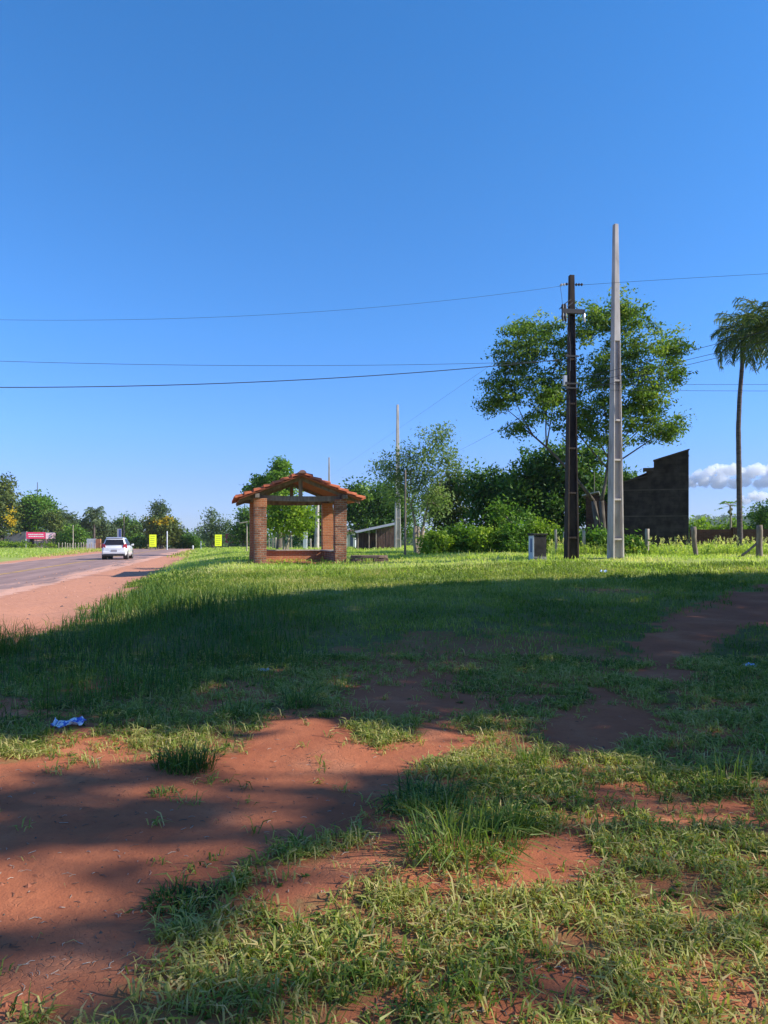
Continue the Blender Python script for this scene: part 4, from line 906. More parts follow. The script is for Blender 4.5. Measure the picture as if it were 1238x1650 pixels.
for s in (-1, 1):
    mb = MB(); mb.hexa([(s*.54, -.012, .79), (s*.83, .07, .77), (s*.83, .24, .80), (s*.54, .1, .80), (s*.60, .03, 1.03), (s*.79, .085, 1.09), (s*.79, .25, 1.09), (s*.60, .12, 1.03)]); part('tail_light', mb, M['red_lens'], car, bevel=.015)
    mb = MB(); mb.hexa([(s*.80, 2.45, .93), (s*.97, 2.45, .94), (s*.97, 2.56, .94), (s*.80, 2.56, .93), (s*.80, 2.45, 1.04), (s*.97, 2.45, 1.07), (s*.97, 2.56, 1.07), (s*.80, 2.56, 1.04)]); part('wing_mirror', mb, M['car_white'], car, bevel=.02)
    for y in (.62, 3.02):
        mb = MB(); xs_ = [s*.62, s*.64, s*.80, s*.825]; rs = [.26, .30, .30, .26]
        mb.tube([(x_, y, .30) for x_ in xs_], rs, 18); wh = part('wheel', mb, M['rubber'], car, smooth=False)
        mb = MB(); mb.tube([(s*.80, y, .30), (s*.835, y, .30)], [.2, .185], 12); part('rim', mb, M['rim'], wh)
        mb = MB(); mb.tube([(s*.55, y, .31), (s*.832, y, .31)], [.345, .345], 20); part('wheel_arch', mb, M['black_plastic'], car)
mb = MB(); mb.box(-.70, .70, -.035, .3, .26, .38); part('bumper_skirt', mb, M['black_plastic'], car, bevel=.02)
mb = MB(); mb.box(-.74, .74, -.05, .10, .40, .58); part('rear_bumper', mb, M['car_white'], car, bevel=.03)
mb = MB(); mb.box(-.20, .20, -.062, -.052, .62-.07, .62+.06); part('number_plate', mb, flat_mat('plate', (.35, .33, .36)), car)
mb = MB(); mb.box(-.28, .28, .035, .075, .80, .83); part('hatch_handle', mb, M['rim'], car)
mb = MB(); mb.tube([(.42, -.04, .27), (.42, .2, .27)], .03, 8); part('exhaust', mb, M['metal_dark'], car)

# ------------------------------------------------------------------ litter
def wrapper(label, px, py, L, Wd, hgt, mat, rz, seed):
    gx, gy = ground(px, py); z = gz(gx, gy); rr = np.random.default_rng(seed); n, m_ = 14, 8
    t = bpy.data.meshes.new('litter'); vs = []; fs = []
    for j in range(m_):
        for i in range(n):
            u, v = i/(n-1)-.5, j/(m_-1)-.5
            vs.append((u*L+rr.normal(0, L*.012), v*Wd+rr.normal(0, Wd*.03)+.15*Wd*math.sin(u*5), .015+hgt*(.5+.5*math.sin(u*9+seed)*math.cos(v*6))+rr.normal(0, .006)+max(0, v)*hgt*.8))
    for j in range(m_-1):
        for i in range(n-1): fs.append((j*n+i, j*n+i+1, (j+1)*n+i+1, (j+1)*n+i))
    t.from_pydata(vs, [], fs); o = part('litter', t, mat, smooth=False); o.location = (gx, gy, z+.002); o.rotation_euler = (0, 0, rz)
    md = o.modifiers.new('thick', 'SOLIDIFY'); md.thickness = .003
    return tag(o, label, 'litter')
wrapper('crumpled blue and white plastic wrapper on the roadside grass edge', 110, 1176, .25, .13, .035, M['plastic_blue'], .12, 3)
wrapper('small pale blue scrap of plastic in the shaded grass by the track', 1209, 1072, .14, .08, .03, M['plastic_pale'], .1, 5)
wrapper('small grey scrap of paper in the shaded grass', 425, 1086, .12, .07, .02, M['paper'], .2, 6)
wrapper('tiny pale blue scrap on the sunlit grass near the meter pillar', 973, 924, .22, .12, .06, M['plastic_pale'], .1, 7)
# ------------------------------------------------------------------ trees and plants
def rhombs(c, L, W, r, up=0.5, outward=None):
    """leaf-shaped quads at the places c"""
    n = len(c); nrm = r.normal(0, 1, (n, 3)); nrm /= np.linalg.norm(nrm, axis=1)[:, None]
    nrm[:, 2] += up
    if outward is not None: nrm += outward
    nrm /= np.linalg.norm(nrm, axis=1)[:, None]
    tg = r.normal(0, 1, (n, 3)); tg[:, 2] -= 0.35; tg -= nrm*(tg*nrm).sum(1)[:, None]; tg /= np.linalg.norm(tg, axis=1)[:, None]+1e-9
    bt = np.cross(nrm, tg); s = r.uniform(0.65, 1.3, n)[:, None]
    l = tg*L*s*0.5; w_ = bt*W*s*0.5
    return np.stack([c-l, c+w_+l*0.1-nrm*W*.12, c+l, c-w_+l*0.1-nrm*W*.12], 1)
def lobe_cloud(lobes, nclump, nleaf, csize, r, hollow=0.42, flat=0.75, skirt=0.0):
    """leaf places: clumps strewn through ellipsoid lobes [(centre, radii)]; returns places, outward, tone, clump centres"""
    wts = np.array([(a[1][0]*a[1][2])**0.9 for a in lobes]); wts /= wts.sum()
    C = []; O = []; TN = []; CL = []
    for (c, rad), w_ in zip(lobes, wts):
        k = max(3, int(round(nclump*w_))); c = np.array(c); rad = np.array(rad)
        dr = r.normal(0, 1, (k, 3)); dr /= np.linalg.norm(dr, axis=1)[:, None]
        rr = r.uniform(0, 1, k)**hollow; cc = c+dr*rad*rr[:, None]
        for i in range(k):
            cs = csize*r.uniform(0.55, 1.45); m_ = max(3, int(nleaf*r.uniform(0.6, 1.4)*(cs/csize)))
            off = r.normal(0, 0.5, (m_, 3))*np.array([cs, cs, cs*flat])
            C.append(cc[i]+off); O.append(np.repeat(dr[i][None]*0.35, m_, 0))
            TN.append(np.clip(0.47+r.normal(0, 0.21)+r.normal(0, 0.14, m_), 0, 1)); CL.append(cc[i])
    return np.concatenate(C), np.concatenate(O), np.concatenate(TN), np.array(CL)
def branch(mb, a, b, r0, r1, rr, bend=0.12, n=5, sides=6):
    a = Vector([float(q) for q in a]); b = Vector([float(q) for q in b]); L = (b-a).length
    o = Vector((rr.uniform(-1, 1), rr.uniform(-1, 1), rr.uniform(-.2, .6)))*L*bend
    pts = [a.lerp(b, i/n)+o*4*(i/n)*(1-i/n)*0.5 for i in range(n+1)]
    mb.tube(pts, [r0+(r1-r0)*i/n for i in range(n+1)], sides); return pts
def tree(name, label, cat, d, bx, lobes, leaf, nclump, nleaf, csize, L, W, trunk=0.15, bark='bark', group=None, seed=1, fork=None, stems=1, twigs=14, hollow=0.42, up=0.5, flat=0.75, extra=None, dz=0.8, zdrop=0.0, flat_y=1.0):
    """lobes in photograph pixels: (px, py, rx, ry[, nearer by metres]); bx the pixel column of the foot"""
    r = np.random.default_rng(seed); rr = random.Random(seed)
    x0 = PX(bx, d); z0 = gz(x0, d)-zdrop; s = d/F
    t = thing(name, label, cat, (x0, d, z0), 0, group); B = np.array([x0, d, z0])
    lb = []
    for q in lobes:
        px, py, rx, ry = q[:4]; dd = d-(q[4] if len(q) > 4 else r.uniform(-dz, dz)*rx*s*0.6)
        lb.append((P(px, py, dd)-B, (rx*dd/F, rx*dd/F*0.85*flat_y, ry*dd/F)))
    C, O, TN, CL = lobe_cloud(lb, nclump, nleaf, csize, r, hollow, flat)
    keep = C[:, 2] > 0.03; C, O, TN = C[keep], O[keep], TN[keep]
    part('crown' if cat not in ('bush', 'hedge') else 'foliage', poly_mesh('crown', rhombs(C, L, W, r, up, O), 4, TN), M[leaf], t)
    if trunk:
        mb = MB(); zf = fork if fork is not None else max(0.4, 0.6*min(q[0][2]-q[1][2]*0.5 for q in lb))
        nodes = []       # (place, radius): places a further limb may leave from
        def limb(start, r0, end, r1, bend, n, sides):
            pts = branch(mb, start, end, r0, r1, rr, bend, n, sides)
            for i in range(1, n+1): nodes.append((np.array(pts[i]), r0+(r1-r0)*i/n))
        rt = trunk/(stems**0.35)
        for k in range(stems):
            ox, oy = ((rr.uniform(-.12, .12), rr.uniform(-.1, .1)) if stems > 1 else (0, 0))
            px_ = [(ox, oy, -.3), (ox, oy, 0.06), (ox*2+rr.uniform(-.06, .06)*zf, oy*2, zf*.5), (ox*3.5, oy*3, zf)]
            mb.tube(px_, [rt*1.45, rt*1.1, rt*.9, rt*.8], 8); nodes.append((np.array(px_[-1]), rt*.8)); nodes.append((np.array(px_[2]), rt*.85))
        root = np.array([0, 0, zf])
        for (c, rad) in sorted(lb, key=lambda q: np.linalg.norm(q[0]-root)):
            tip = np.array(c)+np.array([0, 0, rad[2]*.2])
            best = min(nodes, key=lambda q: np.linalg.norm(tip-q[0])*(1.0 if q[0][2] < tip[2]+.2 else 3.0)+.25*np.linalg.norm(q[0]-root)+(1.5*rt/q[1] if q[1] > 0 else 0)*.3)
            r0 = max(best[1]*.72, rt*.14); limb(best[0], r0, tip, max(r0*.35, rt*.07), .14, 6, 6)
        for i in range(twigs):
            q = CL[rr.randrange(len(CL))]
            best = min(nodes, key=lambda m_: np.linalg.norm(q-m_[0])*(1.0 if m_[0][2] < q[2]+.3 else 1.8))
            branch(mb, best[0], q, min(best[1]*.6, rt*.16), rt*.035, rr, .15, 4, 4)
        part('trunk', mb, M[bark], t, smooth=True)
    if extra:
        for (nm, lbs, mt, nc, nl, cs, l_, w_) in extra:
            l2 = [(P(px, py, d-dn)-B, (rx*s, rx*s*.8, ry*s)) for px, py, rx, ry, dn in lbs]
            C, O, TN, CL = lobe_cloud(l2, nc, nl, cs, r, .5, .7); part(nm, poly_mesh(nm, rhombs(C, l_, w_, r, .5, O), 4, TN), M[mt], t)
    return t

# the tall spreading tree behind the poles
tree('spreading_tree', 'tall airy tree spreading behind the dark and the tallest pole', 'tree', 33.5, 968,
     [(845, 560, 48, 52), (822, 625, 46, 40), (880, 640, 42, 50), (868, 530, 38, 30), (897, 615, 24, 38), (906, 560, 15, 24), (795, 650, 24, 22), (840, 690, 34, 14), (955, 520, 42, 44), (1000, 505, 45, 38), (975, 590, 52, 55), (1030, 560, 46, 50), (1040, 620, 45, 44), (1085, 560, 28, 34), (1085, 600, 20, 26), (1000, 660, 50, 50), (1050, 680, 45, 38), (940, 660, 38, 46), (1080, 690, 26, 22), (920, 690, 36, 20), (980, 710, 40, 22)],
     'leaf_big', 780, 58, 0.40, 0.165, 0.068, 0.19, seed=21, fork=2.4, stems=2, twigs=150, hollow=.5, up=.5, flat=.5)
# dense dark trees
DG = 'dense dark trees beyond the hedge'
tree('dense_tree', 'rounded dark evergreen above the hedge, left of the taller one', 'tree', 46, 800, [(790, 800, 42, 48), (770, 785, 24, 34), (820, 800, 34, 44), (800, 840, 46, 36), (840, 790, 22, 34)], 'leaf_dark', 260, 50, .6, .26, .12, .28, seed=31, twigs=20)
tree('dense_tree', 'tallest dark evergreen, behind the foot of the spreading tree', 'tree', 43, 895, [(868, 755, 46, 34), (905, 748, 46, 34), (850, 800, 42, 46), (900, 800, 50, 52), (935, 790, 36, 55), (955, 740, 24, 24), (880, 840, 52, 36)], 'leaf_dark', 360, 50, .6, .26, .12, .32, seed=32, twigs=26)
tree('dense_tree', 'dark tree filling the gap between annex and dark house', 'tree', 45, 990, [(990, 790, 30, 36), (1005, 770, 18, 20), (965, 800, 26, 40), (980, 835, 34, 40)], 'leaf_dark', 150, 46, .55, .24, .11, .24, seed=33, twigs=14)
tree('round_tree', 'rounded mid green tree behind the airy many stemmed tree', 'tree', 48, 725, [(722, 800, 30, 42), (738, 790, 18, 28), (706, 815, 22, 40), (728, 840, 34, 34)], 'leaf_olive', 190, 44, .6, .24, .11, .22, seed=34, twigs=14)
tree('dead_branches_tree', 'sparse young tree with bare pale limbs in front of the dark trees', 'tree', 39, 828, [(812, 835, 20, 22), (798, 822, 12, 20), (840, 838, 16, 18)], 'leaf_bright', 34, 26, .5, .20, .09, .10, 'bark_pale', seed=35, twigs=18, fork=1.4)
# airy multi-stemmed tree
tree('airy_tree', 'pale airy many stemmed tree behind the thin wooden pole', 'tree', 40, 672,
     [(700, 715, 30, 30), (660, 740, 34, 24), (620, 752, 28, 18), (690, 765, 36, 30), (728, 742, 22, 26), (650, 790, 34, 34), (690, 810, 36, 36), (712, 700, 18, 16), (640, 770, 24, 22)], 'leaf_airy', 300, 30, .50, .17, .07, .19, 'bark_pale', seed=41, fork=1.5, stems=3, twigs=70, hollow=.55)
# trees behind the shelter
tree('shade_grove_tree', 'dark tree mass right behind the shelter roof edge', 'tree', 70, 585, [(580, 800, 28, 22), (610, 810, 28, 30), (565, 820, 24, 26), (595, 840, 36, 26), (630, 800, 20, 26)], 'leaf_dark', 210, 40, .8, .34, .16, .3, seed=51, twigs=12)
tree('shade_grove_tree', 'dark leafy tree behind the shed roof', 'tree', 72, 640, [(630, 820, 28, 40), (655, 835, 24, 34), (612, 835, 24, 30)], 'leaf_dark', 130, 40, .8, .34, .16, .3, seed=52, twigs=10)
tree('round_tree', 'bright green tree rising above the left slope of the shelter roof', 'tree', 62, 450, [(452, 756, 17, 18), (447, 776, 18, 16), (416, 778, 12, 8), (405, 790, 11, 10), (466, 782, 12, 14), (432, 800, 26, 18)], 'leaf_bright', 190, 40, .45, .30, .14, .26, seed=53, twigs=14)
tree('young_tree', 'lime green young tree with a pale trunk seen through the shelter', 'tree', 47, 458, [(450, 825, 26, 20), (482, 830, 26, 22), (470, 808, 30, 16), (440, 845, 20, 18), (490, 850, 20, 14), (465, 845, 26, 16)], 'leaf_lime', 170, 34, .5, .22, .11, .10, 'bark_pale', seed=54, fork=1.1, stems=2, twigs=24, hollow=.5)
tree('shade_grove_tree', 'dark tree low behind the right opening of the shelter', 'tree', 74, 505, [(505, 840, 24, 34), (525, 830, 20, 30), (480, 855, 22, 24)], 'leaf_dark', 110, 36, .8, .34, .16, .26, seed=55, twigs=8)
tree('shade_grove_tree', 'dark bushy tree left of the shelter pillars', 'tree', 80, 392, [(395, 845, 16, 20), (385, 860, 16, 18), (400, 830, 10, 12), (415, 855, 18, 24)], 'leaf_dark', 100, 34, .7, .32, .15, .2, seed=56, twigs=8)
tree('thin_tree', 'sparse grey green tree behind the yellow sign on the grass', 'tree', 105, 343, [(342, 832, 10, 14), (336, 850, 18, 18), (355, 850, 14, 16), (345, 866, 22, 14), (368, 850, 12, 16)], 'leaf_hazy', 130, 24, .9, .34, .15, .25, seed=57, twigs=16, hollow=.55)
# hedge and bushes
HG = 'bushes of the bright hedge'
for i, (px, py, rx, ry, d, lb, lf) in enumerate(((703, 872, 24, 20, 37.5, 'rounded bright bush at the foot of the airy tree', 'leaf_lime'), (745, 866, 30, 24, 38, 'broad leafy bush, second from the airy tree', 'leaf_bright'), (790, 868, 32, 24, 37, 'wide bright bush in the middle of the hedge', 'leaf_lime'), (835, 866, 30, 28, 36.5, 'bright bush left of the meter pillar', 'leaf_bright'), (873, 862, 28, 28, 37, 'tall bush right behind the meter pillar', 'leaf_lime'), (915, 872, 22, 22, 35, 'low bush behind the foot of the dark pole', 'leaf_bright'), (962, 876, 22, 26, 31.8, 'young broadleaf bush left of the tallest pole', 'leaf_bright'), (1012, 882, 12, 14, 31, 'small bush right of the tallest pole foot', 'leaf_bright'))):
    tree('bush', lb, 'bush', d, px, [(px-rx*.4, py+2, rx*.7, ry*.85), (px+rx*.4, py+4, rx*.7, ry*.8), (px, py+ry*.05, rx*.6, ry*.7), (px, 884, rx, 14)], lf, 150, 34, .36, .17, .09, 0.05, seed=70+i, twigs=6, fork=.3, hollow=.5)
# right edge
tree('bush', 'dark dense bush beyond the low brick wall at the edge', 'bush', 50, 1240, [(1228, 842, 28, 26), (1255, 835, 34, 32), (1290, 845, 30, 30)], 'leaf_dark', 150, 40, .55, .22, .1, .12, seed=91, twigs=8)
tree('bush', 'bright bush behind the low wall next to the dark house', 'bush', 55, 1140, [(1125, 850, 20, 14), (1150, 856, 24, 12), (1180, 850, 18, 16), (1200, 858, 20, 12)], 'leaf_lime', 90, 34, .6, .24, .12, .08, seed=92, twigs=6)

def frond(base, az, elev, L, droop, r, nl=34, ll=0.55, lw=0.05, plume=0.5):
    """one feather leaf: returns leaflet quads and the rachis points"""
    pts = []; p_ = np.array(base, float); a = elev; step = L/16
    for i in range(17):
        pts.append(p_.copy()); p_ = p_+step*np.array([math.cos(az)*math.cos(a), math.sin(az)*math.cos(a), math.sin(a)]); a -= droop/16*(0.5+i/16)
    pts = np.array(pts); Q = []
    side = np.array([-math.sin(az), math.cos(az), 0])
    for j in range(nl):
        s = 0.14+0.86*(j+.5)/nl; k = s*16; i = min(int(k), 15); p0 = pts[i]+(pts[i+1]-pts[i])*(k-i); tg = (pts[i+1]-pts[i])/step
        for sd in (-1, 1):
            dr = side*sd*r.uniform(.6, 1)+tg*r.uniform(.25, .6)+np.array([0, 0, r.uniform(-plume, plume)-.25]); dr /= np.linalg.norm(dr)
            l_ = ll*(1-0.55*abs(2*s-0.9)**1.5)*r.uniform(.8, 1.15); wv = np.cross(dr, r.normal(0, 1, 3)); wv /= np.linalg.norm(wv)+1e-9
            m_ = p0+dr*l_*.55; e = p0+dr*l_+np.array([0, 0, -l_*r.uniform(.15, .4)])
            Q.append([p0-wv*lw*.3, p0+wv*lw*.3, m_+wv*lw*.5, m_-wv*lw*.5]); Q.append([m_-wv*lw*.5, m_+wv*lw*.5, e+wv*lw*.08, e-wv*lw*.08])
    return Q, pts
def palm(label, d, foot, path, crown, Lf, nfr, r0, r1, seed, leaf='leaf_palm', nl=34, ll=.55, lw=.05, dead=5):
    """path: trunk as photograph pixels from foot to crown"""
    r = np.random.default_rng(seed); x0 = PX(foot, d); z0 = gz(x0, d); B = np.array([x0, d, z0])
    t = thing('palm_tree', label, 'palm tree', B); mb = MB()
    pts = [(0, 0, -.3)]+[tuple(P(a, b, d)-B) for a, b in path]; n = len(pts)
    fine = []
    for i in range(n-1):
        for k in range(6): fine.append(Vector(pts[i]).lerp(Vector(pts[i+1]), k/6))
    fine.append(Vector(pts[-1])); m_ = len(fine)
    mb.tube(fine, [(r0+(r1-r0)*min(1, i/m_*1.1))*(1+.05*(i % 2)) for i in range(m_)], 10); part('trunk', mb, M['palm_bark'], t, smooth=True)
    top = np.array(pts[-1]); Q = []; TN = []; rb = MB()
    for k in range(nfr):
        az = 2.399*k+r.uniform(-.2, .2); f = k/nfr; el = 1.35-1.75*f+r.uniform(-.12, .12)
        q, pp = frond(top+np.array([0, 0, .25*(1-f)]), az, el, Lf*r.uniform(.85, 1.1), 1.5+.7*f, r, nl, ll, lw, .55)
        tn = np.clip(.5+r.normal(0, .14)-.15*f, 0, 1); Q += q; TN += list(np.clip(tn+r.normal(0, .12, len(q)), 0, 1))
        rb.tube(pp, [.035*(1-i/18) for i in range(17)], 4)
    part('crown', poly_mesh('crown', np.array(Q), 4, TN), M[leaf], t); part('leaf_stalks', rb, M['leaf_palm_stalk'], t)
    return t
M['leaf_palm_stalk'] = flat_mat('leaf_palm_stalk', (.13, .13, .04), .6)
palm('tall slender palm with a plain curved trunk by the low brick wall', 34, 1192, [(1193, 885), (1192, 840), (1191, 760), (1190, 690), (1192, 640), (1196, 590), (1197, 545)], None, 1.7, 24, .135, .085, 5, nl=38, ll=.60, lw=.034)
palm('palm whose crown is cut by the right edge of the picture', 30, 1252, [(1252, 893), (1251, 760), (1247, 640), (1241, 535)], None, 1.95, 30, .14, .09, 6, nl=38, ll=.60, lw=.034)
palm('small distant palm with grey fronds left of the browner one', 128, 96, [(96, 880), (96, 845), (95, 834)], None, 2.3, 22, .2, .15, 7, 'leaf_hazy', 16, .9, .12)
palm('small distant palm with drooping brownish fronds', 126, 109, [(109, 880), (109, 850), (109, 841)], None, 2.2, 22, .2, .15, 8, 'leaf_hazy', 16, .9, .12)
palm('distant palm standing taller than the trees behind the car', 128, 152, [(152, 880), (152, 845), (152, 831)], None, 2.2, 24, .2, .15, 9, 'leaf_hazy', 16, .9, .12)
# papaya
d = 48; x0 = PX(1178, d); z0 = gz(x0, d); B = np.array([x0, d, z0])
pp = thing('papaya_plant', 'papaya plant with umbrella leaves beyond the wall by the palm trunk', 'plant', B); mb = MB(); r = np.random.default_rng(12)
top = P(1177, 815, d)-B; mb.tube([(0, 0, -.3), (0, 0, .8), tuple(top)], [.09, .08, .06], 7); Q = []
for k in range(13):
    az = 2.4*k; el = r.uniform(-.2, .7); e = top+.6*np.array([math.cos(az)*math.cos(el), math.sin(az)*math.cos(el), math.sin(el)])*r.uniform(.8, 1.15); mb.tube([tuple(top), tuple(e)], [.015, .01], 4)
    for j in range(7):
        a = az+(j-3)*.55; dr = np.array([math.cos(a), math.sin(a), -.45+r.uniform(-.1, .1)]); l_ = .34*(1-.09*abs(j-3)); sd = np.array([-math.sin(a), math.cos(a), 0])*.06
        Q.append([e, e+dr*l_*.5+sd, e+dr*l_, e+dr*l_*.5-sd])
part('stem', mb, M['bark_pale'], pp); part('crown', poly_mesh('crown', np.array(Q), 4, r.uniform(.3, .9, len(Q))), M['leaf_bright'], pp)
fm = MB(); 
for k in range(5): a = k*1.3; c = top+np.array([math.cos(a)*.1, math.sin(a)*.1, -.22-.08*k]); fm.tube([tuple(c+np.array([0, 0, .09])), tuple(c+np.array([0, 0, .04])), tuple(c-np.array([0, 0, .05])), tuple(c-np.array([0, 0, .1]))], [.02, .06, .065, .015], 8)
part('fruit', fm, M['leaf_palm_stalk'], pp)

# trees across the road, left to right
FG = dict(dz=.5)
tree('flowering_tree', 'dark olive tree with hanging yellow blossom at the picture edge', 'tree', 114, 2, [(-8, 790, 26, 30), (8, 800, 18, 34), (0, 838, 24, 26), (-40, 800, 34, 44), (16, 835, 12, 24)], 'leaf_olive', 240, 36, 1.1, .5, .24, .5, seed=101, twigs=8, extra=[('blossom', [(21, 822, 4, 8, 1.5), (22, 846, 6, 14, 1.8), (15, 838, 6, 10, 2.2)], 'flower_yellow', 20, 12, .5, .3, .2)])
tree('round_tree', 'rounded bright green tree behind the roadside stall', 'tree', 118, 58, [(60, 812, 20, 16), (48, 822, 18, 20), (72, 822, 16, 22), (58, 840, 28, 22), (36, 840, 14, 26)], 'leaf_bright', 230, 38, 1.0, .5, .25, .5, seed=102, twigs=8)
tree('bush', 'olive bush spilling over the right end of the roadside stall', 'bush', 114, 96, [(90, 850, 10, 20), (102, 862, 15, 15), (100, 868, 16, 10), (80, 838, 8, 14)], 'leaf_olive', 140, 34, .9, .42, .2, .2, seed=103, twigs=6)
tree('bush', 'rounded bush with pale flowers above the stick fence', 'bush', 108, 122, [(118, 860, 14, 14), (130, 866, 12, 12), (108, 868, 14, 10)], 'leaf_bright', 100, 32, .8, .4, .18, .2, seed=104, twigs=6)
tree('distant_tree', 'flat topped grey tree under the distant palm', 'tree', 130, 135, [(135, 848, 16, 10), (128, 855, 14, 12), (148, 856, 18, 14)], 'leaf_hazy', 130, 28, 1.0, .5, .22, .4, seed=105, twigs=8)
tree('distant_tree', 'grey green tree directly above the car roof', 'tree', 132, 168, [(164, 848, 16, 14), (176, 856, 14, 16), (160, 866, 18, 10)], 'leaf_hazy', 120, 28, 1.0, .5, .22, .4, seed=106, twigs=8)
tree('distant_tree', 'rounded dome shaped tree right of the car', 'tree', 135, 208, [(208, 846, 20, 13), (196, 853, 12, 12), (218, 853, 12, 12), (208, 862, 18, 10)], 'leaf_dark', 150, 30, 1.0, .5, .22, .45, seed=107, twigs=10)
tree('flowering_tree', 'dark tree with a cap of yellow blossom by the yellow sign', 'tree', 104, 262, [(262, 850, 22, 18), (246, 852, 14, 16), (276, 856, 14, 18), (262, 866, 20, 10)], 'leaf_olive', 190, 34, .9, .42, .2, .45, seed=108, twigs=10, extra=[('blossom', [(256, 841, 12, 4, 1.4), (272, 838, 10, 5, .8), (264, 845, 8, 4, 2.0)], 'flower_yellow', 32, 14, .5, .28, .18)])
tree('tall_thin_tree', 'thin tree with a bent crown rising behind the yellow blossom', 'tree', 112, 256, [(256, 815, 8, 7), (264, 822, 7, 6), (254, 830, 9, 7), (261, 836, 9, 6), (250, 820, 5, 4)], 'leaf_hazy', 90, 26, .7, .34, .16, .28, seed=109, twigs=14)
tree('bush', 'low wide green bush at the bend of the road', 'bush', 108, 300, [(300, 872, 17, 10), (288, 876, 12, 8), (313, 877, 10, 7)], 'leaf_bright', 110, 30, .8, .4, .18, .2, seed=110, twigs=6)
tree('bush', 'small green bush behind the yellow sign across the road', 'bush', 106, 226, [(222, 872, 12, 8), (234, 874, 10, 7), (212, 876, 9, 6)], 'leaf_bright', 80, 28, .7, .36, .16, .2, seed=111, twigs=6)
tree('bush', 'strip of bright weeds below the grey boundary wall', 'bush', 112, 20, [(-20, 877, 22, 4), (10, 877, 22, 4), (36, 877, 18, 4), (60, 878, 16, 3), (80, 878, 14, 3)], 'leaf_lime', 130, 24, .5, .3, .12, 0, seed=112)

# weeds with seed heads along the fence
r = np.random.default_rng(77); n = 15000
px = r.uniform(885, 1330, n); d = 30.4+r.uniform(0, 1, n)**1.2*6.5; x = (px-CX)/F*d; y = d
k = fbm(x*.9, y*.9, 81, 3); ok = r.uniform(0, 1, n) < sm(.3, .6, k)+.25; x, y, k = x[ok], y[ok], k[ok]
hh = r.uniform(.22, .58, len(x))*(.55+.75*k); z = gridv(GZ, x, y)
V, a_ = blade_polys(x, y, z, hh, r.uniform(.012, .026, len(x)), r.uniform(.1, .7, len(x)), np.clip(.62+r.normal(0, .14, len(x)), 0, 1), None, r)
ns = 300; sel = r.choice(len(x), ns, False); hx, hy, hz_ = x[sel], y[sel], z[sel]; H = r.uniform(.5, .88, ns)
az = r.uniform(0, 6.28, ns); V2, a2 = blade_polys(hx, hy, hz_, H, np.full(ns, .010), r.uniform(.1, .35, ns), r.uniform(.8, .95, ns), az, r)
Q = []
for i in range(ns):
    tip = V2[ns+i][2]
    for j in range(7):
        dr = np.array([math.cos(az[i])*.5+r.normal(0, .3), math.sin(az[i])*.5+r.normal(0, .3), .5+r.normal(0, .3)]); dr /= np.linalg.norm(dr); sd = np.cross(dr, r.normal(0, 1, 3)); sd = sd/np.linalg.norm(sd)*.014
        p0 = tip-np.array([0, 0, .02*j]); Q.append([p0, p0+dr*.06+sd, p0+dr*.13, p0+dr*.06-sd])
Q = np.array(Q); C = np.stack([x, y, z+hh*r.uniform(.3, 1.0, len(x))], -1)[:9000]
LQ = rhombs(C, .13, .05, r, .4)
VV = np.concatenate([V, V2, Q, LQ]); AA = np.concatenate([a_, a2, r.uniform(.86, 1, len(Q)), np.clip(.55+r.normal(0, .14, len(LQ)), 0, .8)])
tag(part('weeds', poly_mesh('weeds', VV, 4, AA), M['lawn_blade']), 'tall weeds with pale seed heads along the fence posts', 'weeds', kind='stuff')

# far wood along the horizon and palms on the far hill
r = np.random.default_rng(91); C = []; TN = []; 
for i in range(260):
    an = r.uniform(-.62, .62); R = r.uniform(215, 300); cx, cy = R*math.sin(an), R*math.cos(an); gzz = gz(cx, cy); hgt = r.uniform(4.5, 8.5); wd_ = r.uniform(3, 6)
    m_ = 150; dr = r.normal(0, 1, (m_, 3)); dr /= np.linalg.norm(dr, axis=1)[:, None]; rr_ = r.uniform(0, 1, m_)**.35
    C.append(np.array([cx, cy, gzz+hgt*.5])+dr*rr_[:, None]*np.array([wd_, wd_*.7, hgt*.55])*r.uniform(.8, 1.15, (m_, 1))); TN.append(np.clip(.45+r.normal(0, .12)+r.normal(0, .12, m_), 0, 1))
C = np.concatenate(C); TN = np.concatenate(TN)
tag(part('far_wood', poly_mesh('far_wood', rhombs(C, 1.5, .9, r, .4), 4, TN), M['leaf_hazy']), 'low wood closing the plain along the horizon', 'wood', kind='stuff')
C = []; TN = []
for i in range(700):
    tx = r.uniform(.37, .62); R = r.uniform(760, 1250); cx, cy = R*tx/math.hypot(1, tx), R/math.hypot(1, tx); gzz = gz(cx, cy); m_ = 34; hgt = r.uniform(5, 10)
    C.append(np.array([cx, cy, gzz+hgt*.5])+r.normal(0, .5, (m_, 3))*np.array([7, 7, hgt*.7])); TN.append(np.clip(.45+r.normal(0, .15)+r.normal(0, .1, m_), 0, 1))
for i in range(46):
    tx = r.uniform(.40, .55); R = r.uniform(1000, 1220); cx, cy = R*tx/math.hypot(1, tx), R/math.hypot(1, tx); gzz = gz(cx, cy); m_ = 26
    C.append(np.array([cx, cy, gzz+11])+r.normal(0, 1.7, (m_, 3))*np.array([1, 1, .7])); TN.append(r.uniform(.2, .6, m_)); C.append(np.stack([np.full(8, cx), np.full(8, cy), gzz+np.linspace(2, 11, 8)], -1)); TN.append(np.full(8, .3))
C = np.concatenate(C); TN = np.concatenate(TN)
tag(part('hill_wood', poly_mesh('hill_wood', rhombs(C, 3.2, 1.7, r, .4), 4, TN), M['leaf_hazy']), 'far wooded hillside with scattered palms', 'wood', kind='stuff')

